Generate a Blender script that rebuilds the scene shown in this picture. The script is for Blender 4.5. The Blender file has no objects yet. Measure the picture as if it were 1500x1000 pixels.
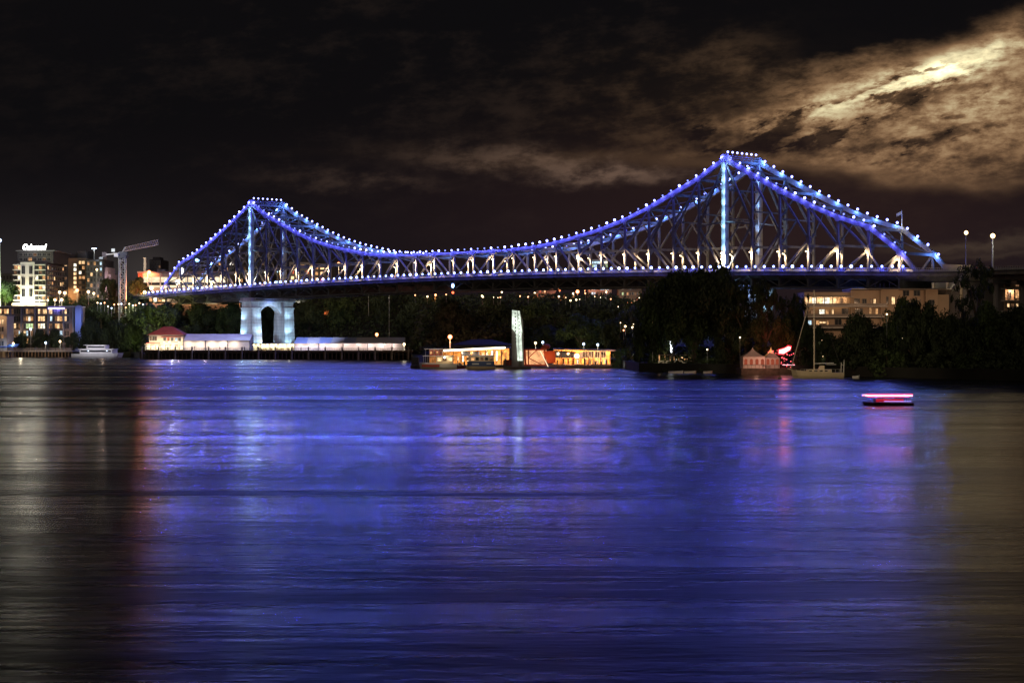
import bpy, math, random
from mathutils import Vector, Matrix
random.seed(7)
sc = bpy.context.scene
COL = sc.collection
F = 2592.0; CAMZ = 10.5; HOR = 492.0
# ---------------------------------------------------------------- camera
cam_d = bpy.data.cameras.new('camera'); cam = bpy.data.objects.new('camera', cam_d); COL.objects.link(cam)
cam.location = (0, 0, CAMZ)
cam.rotation_euler = (math.radians(90) - math.atan(8/F), 0, 0)
cam_d.sensor_width = 36; cam_d.lens = 36*F/1500
cam_d.clip_start = 0.5; cam_d.clip_end = 20000
sc.camera = cam
# ---------------------------------------------------------------- node helper
class V:
    """a shader socket with arithmetic"""
    def __init__(s, nt, sock): s.nt = nt; s.s = sock
    def _m(s, op, *a, clamp=False):
        n = s.nt.nodes.new('ShaderNodeMath'); n.operation = op; n.use_clamp = clamp
        for i, x in enumerate((s,)+a):
            if isinstance(x, V): s.nt.links.new(x.s, n.inputs[i])
            else: n.inputs[i].default_value = x
        return V(s.nt, n.outputs[0])
    def __add__(s, o): return s._m('ADD', o)
    __radd__ = __add__
    def __sub__(s, o): return s._m('SUBTRACT', o)
    def __rsub__(s, o): return (s*-1.0)+o
    def __mul__(s, o): return s._m('MULTIPLY', o)
    __rmul__ = __mul__
    def __truediv__(s, o): return s._m('DIVIDE', o)
    def pow(s, o): return s._m('POWER', o)
    def max(s, o): return s._m('MAXIMUM', o)
    def min(s, o): return s._m('MINIMUM', o)
    def exp(s): return s._m('EXPONENT')
    def clamp(s): return s._m('ADD', 0.0, clamp=True)
    def step(s, a, b):
        n = s.nt.nodes.new('ShaderNodeMapRange'); n.interpolation_type = 'SMOOTHSTEP'
        s.nt.links.new(s.s, n.inputs[0]); n.inputs[1].default_value = a; n.inputs[2].default_value = b
        n.inputs[3].default_value = 0; n.inputs[4].default_value = 1
        return V(s.nt, n.outputs[0])
def comb(nt, x, y, z):
    n = nt.nodes.new('ShaderNodeCombineXYZ')
    for i, v in enumerate((x, y, z)):
        if isinstance(v, V): nt.links.new(v.s, n.inputs[i])
        else: n.inputs[i].default_value = v
    return V(nt, n.outputs[0])
def noise(nt, vec, scale, detail=6, rough=.55, dist=0.0, lac=2.0):
    n = nt.nodes.new('ShaderNodeTexNoise'); n.inputs['Scale'].default_value = scale
    n.inputs['Detail'].default_value = detail; n.inputs['Roughness'].default_value = rough
    n.inputs['Distortion'].default_value = dist; n.inputs['Lacunarity'].default_value = lac
    nt.links.new(vec.s, n.inputs['Vector'])
    return V(nt, n.outputs[0])
def colmix(nt, fac, a, b):
    n = nt.nodes.new('ShaderNodeMix'); n.data_type = 'RGBA'
    if isinstance(fac, V): nt.links.new(fac.s, n.inputs[0])
    else: n.inputs[0].default_value = fac
    for k, c in ((6, a), (7, b)):
        if isinstance(c, V): nt.links.new(c.s, n.inputs[k])
        else: n.inputs[k].default_value = (*c, 1)
    return V(nt, n.outputs[2])
def coladd(nt, a, b, fac=1.0):
    n = nt.nodes.new('ShaderNodeMix'); n.data_type = 'RGBA'; n.blend_type = 'ADD'
    if isinstance(fac, V): nt.links.new(fac.s, n.inputs[0])
    else: n.inputs[0].default_value = fac
    for k, c in ((6, a), (7, b)):
        if isinstance(c, V): nt.links.new(c.s, n.inputs[k])
        else: n.inputs[k].default_value = (*c, 1)
    return V(nt, n.outputs[2])
# ---------------------------------------------------------------- night sky with moonlit cloud
BACK_GLOW = .34
wd = bpy.data.worlds.new('World'); sc.world = wd; wd.use_nodes = True
nt = wd.node_tree; bg = nt.nodes['Background']
tc = nt.nodes.new('ShaderNodeTexCoord')
sep = nt.nodes.new('ShaderNodeSeparateXYZ'); nt.links.new(tc.outputs['Generated'], sep.inputs[0])
dx, dy, dz = (V(nt, sep.outputs[i]) for i in range(3))
yy = dy.max(0.12)
a0 = dx/yy*(F/1000); b0 = dz.max(0.0)/yy*(F/1000)      # tangents of azimuth and height
wv = comb(nt, a0*1.0, b0*2.3, 0.0)
w1 = noise(nt, wv, 3.2, 4, .5); w2 = noise(nt, comb(nt, a0*1.0+7.0, b0*2.3+3.0, 2.0), 3.2, 4, .5)
w3 = noise(nt, comb(nt, a0*1.0+1.7, b0*2.2, 5.0), 12.0, 7, .62)
w4 = noise(nt, comb(nt, a0*1.0+4.7, b0*2.2, 9.0), 34.0, 5, .62)
a = a0 + (w1-.5)*.08 + (w3-.5)*.11 + (w4-.5)*.03; b = b0 + (w2-.5)*.06 + (w3-.5)*.05 + (w4-.5)*.018
def blob(ca, cb, ra, rb, ang=0.0, A=None, B=None):
    A = A or a; B = B or b
    c, s = math.cos(ang), math.sin(ang)
    u = (A-ca)*c + (B-cb)*s; v = (B-cb)*c - (A-ca)*s
    return ((u*u)*(-1/ra**2) + (v*v)*(-1/rb**2)).exp()
def P2(px, py): return (px-750)/1000, (HOR-py)/1000
# cloud texture: broken cells drawn out along the wind
tilt = .10
ca_ = a0*math.cos(tilt)+b0*math.sin(tilt); cb_ = b0*math.cos(tilt)-a0*math.sin(tilt)
big = noise(nt, comb(nt, ca_*1.0, cb_*2.0, 1.0), 5.5, 9, .60, .15)
fine = noise(nt, comb(nt, ca_*1.0, cb_*2.3, 8.0), 17.0, 9, .66, .12)
cell = noise(nt, comb(nt, ca_*1.0, cb_*2.5, 18.0), 42.0, 6, .62, .1)
patch = (big*.60+fine*.40)
# moon glow reaching through thin cloud
g_core = blob(*P2(1385, 96), .033, .022, .25)
g_ridge = blob(*P2(1345, 118), .15, .020, .30) + blob(*P2(1440, 72), .055, .022, .62) + blob(*P2(1240, 142), .13, .016, .2)*.6
g_mid = blob(*P2(1400, 150), .19, .075, .1)
g_wide = blob(*P2(1390, 190), .33, .12, .04, a0+(w1-.5)*.1, b0+(w2-.5)*.06)
# heavy cloud above the ridge
line = (a0-.38)*.22 + .376 + (a0-.62).max(0.0)*.30 + (w3-.5)*.075 + (w1-.5)*.05
over = (b0-line).step(-.012, .016)*(a0+(w2-.5)*.15).step(.30, .44)
over2 = (b0 + (w2-.5)*.22 + (w3-.5)*.05).step(.385, .47)
# dark drifting wisps
wisp = blob(*P2(1240, 165), .17, .020, .20)+blob(*P2(1120, 190), .13, .022, .08)*.9+blob(*P2(1325, 128), .07, .010, .12)+blob(*P2(1165, 205), .10, .012, .12)+blob(*P2(1330, 212), .10, .012, .1)*.8 + blob(*P2(1060, 165), .10, .02, .1)*.5
frag = noise(nt, comb(nt, a0*.94+b0*.34, (b0*.94-a0*.34)*2.8, 41.0), 11.0, 8, .62, .1)
frag2 = noise(nt, comb(nt, a0*.97+b0*.24, (b0*.97-a0*.24)*3.0, 51.0), 22.0, 7, .6, .1)
wisp = wisp.step(.10, .75)*frag.step(.44, .56)*.95 + blob(*P2(1230, 190), .34, .09, .1)*frag2.step(.56, .66)*.8
wisp = (wisp + blob(*P2(1352, 108), .06, .012, .35)*frag2.step(.46, .54)*.8 + blob(*P2(1425, 105), .05, .012, .2)*frag2.step(.45, .55)*.6).min(1.0)
# lower rim of the moonlit deck of cloud
rim = b0 + (w1-.5)*.10 + (a0-.3)*.035 + (w3-.5)*.02
deckm = rim.step(.236, .262)
t_hi = patch.step(.40, .60)
mott = fine.step(.34, .62)*.62 + cell.step(.30, .68)*.38
I = g_wide*(.022+.075*t_hi+.15*t_hi*mott) + g_mid*(.04+.33*mott) + g_ridge*(.20+.62*mott) + g_core*1.15
I = I*(deckm*.97+.03)*(1.0-wisp*.93)*(1.0-over*.985)
I = I*(1.0-over2*(.80)*(1.0-(a0).step(.55, .72)*.6))
rimline = blob(0.52, .248, .42, .012, 0.0, a0, rim)*.060*(1.0-(a0).step(.80, .95))
I = I + rimline
# faint clouds elsewhere
left_c = patch.step(.47, .66)*.010*blob(.05, .40, .75, .20, 0, a0, b0)
str_c = (blob(*P2(800, 243), .16, .015, -.10)+blob(*P2(900, 258), .10, .012, .0)+blob(*P2(520, 262), .12, .012, -.05)*.35)*(.014+.055*fine.step(.36, .62))
low = blob(*P2(1440, 352), .13, .010, .0)*.030 + blob(*P2(1460, 372), .12, .007, .0)*.018
haze_r = blob(.40, .17, .50, .12, 0, a0, b0)*.0135
glow_l = blob(*P2(20, 420), .26, .085, 0, a0, b0)*.017 + blob(*P2(215, 400), .05, .05, 0, a0, b0)*.020
base = colmix(nt, b0.step(.0, .35), (.0092, .0070, .0090), (.0040, .0036, .0042))
moonc = colmix(nt, I.step(.12, .75), (1.0, .55, .26), (1.0, .86, .50))
def scaled(c, v): return colmix(nt, v, (0, 0, 0), c)
def vecscale(c, v):
    n = nt.nodes.new('ShaderNodeVectorMath'); n.operation = 'SCALE'
    if isinstance(c, V): nt.links.new(c.s, n.inputs[0])
    else: n.inputs[0].default_value = c
    nt.links.new(v.s, n.inputs['Scale']); return V(nt, n.outputs[0])
tot = coladd(nt, base, vecscale(moonc, I))
tot = coladd(nt, tot, vecscale((1.0, .62, .42), (left_c + str_c)*(1.0-over*.9)))
tot = coladd(nt, tot, vecscale((1.0, .70, .42), low))
tot = coladd(nt, tot, vecscale((1.0, .38, .31), haze_r))
tot = coladd(nt, tot, vecscale((1.0, .86, .76), glow_l))
# warm glow added to the sky behind the camera to brighten the banks
backg = (dy*-1.0).step(.05, .8)*((dz.max(0.0)*-2.2).exp())*dz.step(-.02, .03)*BACK_GLOW
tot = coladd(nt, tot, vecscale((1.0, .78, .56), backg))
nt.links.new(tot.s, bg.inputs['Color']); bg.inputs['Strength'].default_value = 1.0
# ---------------------------------------------------------------- moon as the one sun lamp
MOON = Vector(((1440-750)/F, 1.0, (HOR-96)/F)).normalized()
sd = bpy.data.lights.new('moon', 'SUN'); sd.energy = .0007; sd.angle = math.radians(3.5); sd.color = (1.0, .82, .52)
so = bpy.data.objects.new('moon', sd); COL.objects.link(so); so.rotation_euler = MOON.to_track_quat('Z', 'Y').to_euler()
# ---------------------------------------------------------------- exposure, render
sc.view_settings.view_transform = 'Standard'; sc.view_settings.look = 'None'
sc.view_settings.exposure = 0.0; sc.view_settings.gamma = 1.0; sc.view_settings.use_curve_mapping = False
sc.render.engine = 'CYCLES'
sc.cycles.max_bounces = 4; sc.cycles.diffuse_bounces = 1; sc.cycles.glossy_bounces = 2
sc.cycles.transparent_max_bounces = 6; sc.cycles.transmission_bounces = 2
sc.cycles.sample_clamp_indirect = 2.0; sc.cycles.use_light_tree = True; sc.cycles.use_adaptive_sampling = False; sc.cycles.light_sampling_threshold = 0.0
sc.cycles.caustics_reflective = False; sc.cycles.caustics_refractive = False
sc.cycles.use_denoising = True
try: sc.world.cycles.sampling_method = 'NONE'
except Exception: pass
# ---------------------------------------------------------------- materials
MAT = {}
def mat(name, col, rough=.7, metal=0.0, var=0.0, vscale=.5, bump=0.0, spec=.5):
    if name in MAT: return MAT[name]
    m = bpy.data.materials.new(name); m.use_nodes = True; t = m.node_tree
    p = t.nodes['Principled BSDF']; p.inputs['Base Color'].default_value = (*col, 1)
    p.inputs['Roughness'].default_value = rough; p.inputs['Metallic'].default_value = metal
    p.inputs['Specular IOR Level'].default_value = spec
    if var or bump:
        g = t.nodes.new('ShaderNodeNewGeometry')
        n = noise(t, V(t, g.outputs['Position']), vscale, 5, .6)
        if var:
            c = colmix(t, n.step(.3, .7), tuple(x*(1-var) for x in col), tuple(min(1, x*(1+var)) for x in col))
            t.links.new(c.s, p.inputs['Base Color'])
        if bump:
            bn = t.nodes.new('ShaderNodeBump'); bn.inputs['Strength'].default_value = bump
            t.links.new(n.s, bn.inputs['Height']); t.links.new(bn.outputs[0], p.inputs['Normal'])
    MAT[name] = m; return m
def emat(name, col, s, var=0.0, vscale=1.0, limb=0.0, edge=None):
    """something that gives off light; var breaks up a lit room, limb dims a globe towards its rim"""
    if name in MAT: return MAT[name]
    m = bpy.data.materials.new(name); m.use_nodes = True; t = m.node_tree
    for n in list(t.nodes):
        if n.type != 'OUTPUT_MATERIAL': t.nodes.remove(n)
    out = next(n for n in t.nodes if n.type == 'OUTPUT_MATERIAL')
    e = t.nodes.new('ShaderNodeEmission'); e.inputs[0].default_value = (*col, 1); e.inputs[1].default_value = s
    t.links.new(e.outputs[0], out.inputs[0])
    if var:
        g = t.nodes.new('ShaderNodeNewGeometry')
        n = noise(t, V(t, g.outputs['Position']), vscale, 4, .65)
        v = (n.step(.36, .64)*(2*var) + (1-var))*s
        t.links.new(v.s, e.inputs[1])
    if edge:
        lw = t.nodes.new('ShaderNodeLayerWeight'); lw.inputs[0].default_value = .5
        f = V(t, lw.outputs['Facing'])
        c = colmix(t, f.step(.05, .75), col, edge); t.links.new(c.s, e.inputs[0])
    m.cycles.emission_sampling = 'NONE'
    MAT[name] = m; return m
# ---------------------------------------------------------------- mesh builder
class MB:
    def __init__(s): s.v = []; s.f = []; s.m = []; s.mi = 0
    def add(s, vs, fs):
        k = len(s.v); s.v += [tuple(x) for x in vs]; s.f += [tuple(k+i for i in f) for f in fs]; s.m += [s.mi]*len(fs); return s
    def hexa(s, q):  # 8 points: bottom ring 0-3, top ring 4-7
        return s.add(q, [(3, 2, 1, 0), (4, 5, 6, 7), (0, 1, 5, 4), (1, 2, 6, 5), (2, 3, 7, 6), (3, 0, 4, 7)])
    def box(s, x0, x1, y0, y1, z0, z1):
        return s.hexa([(x0, y0, z0), (x1, y0, z0), (x1, y1, z0), (x0, y1, z0), (x0, y0, z1), (x1, y0, z1), (x1, y1, z1), (x0, y1, z1)])
    def beam(s, p, q, w, h, up=(0, 0, 1)):
        p = Vector(p); q = Vector(q); d = (q-p).normalized(); up = Vector(up)
        if abs(d.dot(up)) > .98: up = Vector((.6862, -.7275, 0))
        sd = d.cross(up).normalized(); u = sd.cross(d).normalized()
        a_ = sd*(w/2); c = u*(h/2)
        return s.hexa([p-a_-c, p+a_-c, q+a_-c, q-a_-c, p-a_+c, p+a_+c, q+a_+c, q-a_+c])
    def tube(s, p, q, r0, r1=None, n=8):
        r1 = r0 if r1 is None else r1; p = Vector(p); q = Vector(q); d = (q-p).normalized()
        x = d.orthogonal().normalized(); y = d.cross(x); vs = []
        for c, r in ((p, r0), (q, r1)):
            for k in range(n):
                t = 2*math.pi*k/n; vs.append(c+x*(r*math.cos(t))+y*(r*math.sin(t)))
        return s.add(vs, [(k, (k+1) % n, n+(k+1) % n, n+k) for k in range(n)]+[tuple(range(n))[::-1], tuple(range(n, 2*n))])
    def ball(s, c, r, n=8, m=5, sz=1.0):
        c = Vector(c); vs = [c+Vector((0, 0, r*sz))]
        for i in range(1, m):
            t = math.pi*i/m
            for k in range(n):
                p_ = 2*math.pi*k/n; vs.append(c+Vector((r*math.sin(t)*math.cos(p_), r*math.sin(t)*math.sin(p_), r*sz*math.cos(t))))
        vs.append(c-Vector((0, 0, r*sz))); fs = []
        for k in range(n): fs.append((0, 1+k, 1+(k+1) % n))
        for i in range(m-2):
            for k in range(n): a1 = 1+i*n+k; b1 = 1+i*n+(k+1) % n; fs.append((a1, a1+n, b1+n, b1))
        e = len(vs)-1; o = 1+(m-2)*n
        for k in range(n): fs.append((o+k, e, o+(k+1) % n))
        return s.add(vs, fs)
    def prism(s, poly, y0, y1):   # poly in x,z extruded along y
        n = len(poly)
        return s.add([(x, y0, z) for x, z in poly]+[(x, y1, z) for x, z in poly],
                     [tuple(range(n)), tuple(range(n, 2*n))[::-1]]+[((k+1) % n, k, n+k, n+(k+1) % n) for k in range(n)])
    def slab(s, poly, z0, z1):    # poly in x,y extruded along z
        n = len(poly)
        return s.add([(x, y, z0) for x, y in poly]+[(x, y, z1) for x, y in poly],
                     [tuple(range(n))[::-1], tuple(range(n, 2*n))]+[(k, (k+1) % n, n+(k+1) % n, n+k) for k in range(n)])
    def mesh(s, name, mats, off=(0, 0, 0), smooth=False):
        me = bpy.data.meshes.new(name)
        ox, oy, oz = off
        me.from_pydata([(x-ox, y-oy, z-oz) for x, y, z in s.v], [], s.f)
        for m in (mats if isinstance(mats, (list, tuple)) else [mats]): me.materials.append(m)
        if isinstance(mats, (list, tuple)) and len(mats) > 1: me.polygons.foreach_set('material_index', s.m)
        if smooth: me.polygons.foreach_set('use_smooth', [True]*len(me.polygons))
        me.update(); return me
    def build(s, name, mats, parent=None, world=True, smooth=False, label=None, loc=None):
        """one mesh object; world=True: vertices were given in world coordinates"""
        off = tuple(parent.location) if (parent is not None and world) else (0, 0, 0)
        o = bpy.data.objects.new(name, s.mesh(name, mats, off, smooth)); COL.objects.link(o)
        if parent is not None: o.parent = parent
        if loc: o.location = loc
        if label: o['label'] = label
        return o
def tag(o, label=None, cat=None, group=None, kind=None):
    if label: o['label'] = label
    if cat: o['category'] = cat
    if group: o['group'] = group
    if kind: o['kind'] = kind
    return o
def thing(name, label, cat, loc, group=None, rz=0.0):
    o = bpy.data.objects.new(name, None); COL.objects.link(o); o.location = loc; o.rotation_euler = (0, 0, rz)
    o.empty_display_size = .5
    return tag(o, label, cat, group)
def copy_of(src, parent, loc=None, name=None):
    o = src.copy(); COL.objects.link(o); o.parent = parent
    if loc is not None: o.location = loc
    return o
def copy_thing(root, loc, label=None, rz=None, s=None):
    r = root.copy(); COL.objects.link(r); r.location = loc
    if rz is not None: r.rotation_euler = (0, 0, rz)
    if s is not None: r.scale = s
    if label: r['label'] = label
    for c in list(root.children):
        k = c.copy(); COL.objects.link(k); k.parent = r
        for g in list(c.children):
            h = g.copy(); COL.objects.link(h); h.parent = k
    return r
def lamp_or_wash_light(loc, col, e, r=.2, spot=None, aim=None, blend=.6, name='lamp_or_wash_light'):
    d = bpy.data.lights.new(name, 'SPOT' if spot else 'POINT'); d.energy = e; d.color = col; d.shadow_soft_size = r
    if spot: d.spot_size = math.radians(spot); d.spot_blend = blend
    o = bpy.data.objects.new(name, d); COL.objects.link(o); o.location = loc
    if aim is not None: o.rotation_euler = (Vector(loc)-Vector(aim)).to_track_quat('Z', 'Y').to_euler()
    return o
def X(px, Z): return (px-750)/F*Z
def H(py, Z): return CAMZ+(HOR-py)/F*Z
def river(px, py, Z, col, e, spot=130):
    """added spot without a fitting, aimed over the river to colour its reflection"""
    p = (X(px, Z), Z, H(py, Z))
    return lamp_or_wash_light(p, col, e, .3, spot, (p[0]*.30, Z*.30, 0), .5, 'added_river_spot')
# ---------------------------------------------------------------- powers of lamps and added lights (W)
CH_E = 1050; RL_E = 420; TW_E = 850; WM_E = 4500; RV_E = 1000; PR_E = 7500; RX_E = 1000
# ================================================================ RIVER
def make_water():
    m = bpy.data.materials.new('river_water'); m.use_nodes = True; t = m.node_tree
    p = t.nodes['Principled BSDF']; p.inputs['Base Color'].default_value = (.004, .004, .006, 1)
    p.inputs['IOR'].default_value = 1.33; p.inputs['Roughness'].default_value = .2
    g = t.nodes.new('ShaderNodeNewGeometry'); pos = V(t, g.outputs['Position'])
    sp = t.nodes.new('ShaderNodeSeparateXYZ'); t.links.new(pos.s, sp.inputs[0])
    x, y = V(t, sp.outputs[0]), V(t, sp.outputs[1])
    # wind ripples smoothed by the long exposure: crests drawn out across the river
    n1 = noise(t, comb(t, x*.42, y*1.0, 0.0), .9, 5, .62)
    n2 = noise(t, comb(t, x*.20+y*.05, y*1.0, 3.0), .17, 4, .55)
    n3 = noise(t, comb(t, x*.07+y*.03, y*1.0, 9.0), .040, 3, .5)
    n4 = noise(t, comb(t, x*.10, y*1.0, 14.0), 5.0, 4, .65)
    # the line where the ebb meets slack water: one long low ridge
    yc = y + x*.10 - 181.0 + (n3-.5)*26.0 + (n2-.5)*6.0
    ridge = (yc*yc*(-1/55.0)).exp()*(x.step(-75, -25)*(1.0-x.step(0, 45)))
    n5 = noise(t, comb(t, x*.25+y*.04, y*1.0, 19.0), .42, 4, .6)
    hgt = (n1*WAVE[0] + n2*WAVE[1] + n4*WAVE[3] + n5*WAVE[4])*(1.0-ridge*.85) + n3*WAVE[2]
    b_ = t.nodes.new('ShaderNodeBump'); b_.inputs['Strength'].default_value = 1.0; b_.inputs['Distance'].default_value = 1.0
    t.links.new(hgt.s, b_.inputs['Height']); t.links.new(b_.outputs[0], p.inputs['Normal'])
    # slicks: calmer bands where the current smooths the surface
    sl = noise(t, comb(t, x*.055+y*.03, y*1.0, 21.0), .05, 5, .6, .3)
    sm = noise(t, comb(t, x*.10+y*.02, y*1.0, 31.0), .30, 4, .6)
    sf = noise(t, comb(t, x*.12, y*1.0, 37.0), 1.6, 4, .6)
    r = (sl*.5+sm*.27+sf*.23).step(.40, .60)*ROUGH[1] + ROUGH[0]
    yn = y*(1.0+(sl-.5)*.9)          # wash off the far bank, a calmer reach in mid river, wind near the camera
    r = r + yn.step(195, 320)*.11 + (1.0-yn.step(50, 118))*.12
    yd = y + x*.06 - 120.0 + (n3-.5)*22.0
    r = r + (yd*yd*(-1/16.0)).exp()*(x.step(-40, -25)*(1.0-x.step(5, 20)))*.16
    r = (r*(1.0-ridge*.66*sm.step(.30, .50))).max(.055)
    t.links.new(r.s, p.inputs['Roughness'])
    return m
WAVE = (.068, .14, .55, .017, .08); ROUGH = (.095, .17)
wb = MB(); wb.add([(-6000, -400, 0), (6000, -400, 0), (6000, 9000, 0), (-6000, 9000, 0)], [(0, 1, 2, 3)])
water = wb.build('water', make_water()); tag(water, kind='structure')
# ================================================================ LAND
BK = [(-600, 930, 12, 80, 26), (0, 885, 12, 75, 26), (200, 872, 14, 70, 29), (212, 800, 44, 100, 30), (420, 795, 55, 110, 31), (600, 785, 60, 120, 30), (625, 660, 60, 200, 27),
      (760, 622, 70, 190, 27), (900, 600, 70, 190, 26), (935, 520, 60, 200, 22), (1080, 492, 50, 150, 12), (1160, 482, 40, 110, 12),
      (1300, 448, 40, 100, 14), (1500, 415, 40, 100, 15), (2100, 380, 40, 100, 16)]
def prof(px):
    if px <= BK[0][0]: return BK[0][1:]
    for p, q in zip(BK, BK[1:]):
        if px <= q[0]:
            k = (px-p[0])/(q[0]-p[0]); return tuple(p[i]+(q[i]-p[i])*k for i in range(1, 5))
    return BK[-1][1:]
def ground(x, y):
    px = 750+F*x/y; b_, s1, s2, hh = prof(px); s = y-b_
    if s <= 0: return 2.6
    k = max(0, min(1, (s-s1)/(s2-s1))); k = k*k*(3-2*k)
    return 2.6+(hh-2.6)*k
lm = MB(); pxs = [-600+i*12 for i in range(226)]; ss = [-.3, 0, 6, 14, 22, 30, 38, 46, 54, 62, 70, 80, 90, 100, 110, 125, 140, 160, 185, 220, 300, 500, 900, 2000, 5000]
rg = random.Random(3)
for px in pxs:
    b_ = prof(px)[0]
    for j, s in enumerate(ss):
        y = b_+s; x = (px-750)/F*y
        z = -3.0 if j == 0 else ground(x, y)+(rg.uniform(-1, 1) if j > 9 and px < 930 else rg.uniform(-.15, .15) if j > 3 else 0)
        lm.v.append((x, y, z))
n = len(ss)
for i in range(len(pxs)-1):
    for j in range(n-1):
        lm.f.append((i*n+j, (i+1)*n+j, (i+1)*n+j+1, i*n+j+1)); lm.m.append(0)
land = lm.build('ground', mat('dark_earth', (.022, .021, .017), .95, var=.4, vscale=.08)); tag(land, kind='structure')
# ================================================================ BRIDGE
def BP(t, w, z): return Vector((-121.9+.6862*t+w*.7275, 827-.7275*t+w*.6862, z))
W = 18.8; TC = 143.1; NP = 11.925
def lz(t): return 35.7-7.3e-5*(t-TC)**2          # height of the railing lamps
def dk(t): return lz(t)-1.3                       # road surface
MAINZ = [72.3, 66.2, 61.6, 57.0, 53.2, 50.3, 48.1, 46.2, 44.9, 44.5, 44.3, 44.3, 44.2]
ANCZ = [72.3, 66.0, 60.0, 54.4, 49.6, 46.0, 37.5]
nodes = []   # (t, ztop, idx, kind)
for i in range(6, 0, -1): nodes.append((-i*12.05, ANCZ[i], i, 'A'))
for i in range(0, 13): nodes.append((i*NP, MAINZ[i], i, 'M'))
for i in range(11, -1, -1): nodes.append((286.2-i*NP, MAINZ[i], i, 'M'))
for i in range(1, 7): nodes.append((286.2+i*12.05, ANCZ[i], i, 'A'))
ENDS = (-79.2, 286.2+79.2)
def topz(t):
    pts = [(ENDS[0], dk(ENDS[0]))]+[(q[0], q[1]) for q in nodes]+[(ENDS[1], dk(ENDS[1]))]
    for p, q in zip(pts, pts[1:]):
        if p[0] <= t <= q[0]: return p[1]+(q[1]-p[1])*(t-p[0])/(q[0]-p[0])
    return None
steel = mat('bridge_steel', (.23, .22, .21), .55, 0.0, var=.18, vscale=.5)
steel_w = mat('bridge_steel_web', (.125, .118, .112), .6, 0.0, var=.25, vscale=.6)
steel_d = mat('bridge_steel_dark', (.12, .115, .11), .65, 0.0, var=.25, vscale=.6)  # darker grey for the bottom chords, floor beams and stringers
bridge = thing('cantilever_bridge', 'long steel cantilever truss bridge strung with blue lamps across the river', 'bridge', BP(TC, W/2, 30))
def bdir(w=0, t=0, z=0): return Vector((.6862*t+w*.7275, -.7275*t+w*.6862, z))
OUT = bdir(w=-1)
tops = [(ENDS[0], dk(ENDS[0])-.4)]+[(q[0], q[1]) for q in nodes]+[(ENDS[1], dk(ENDS[1])-.4)]
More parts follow.
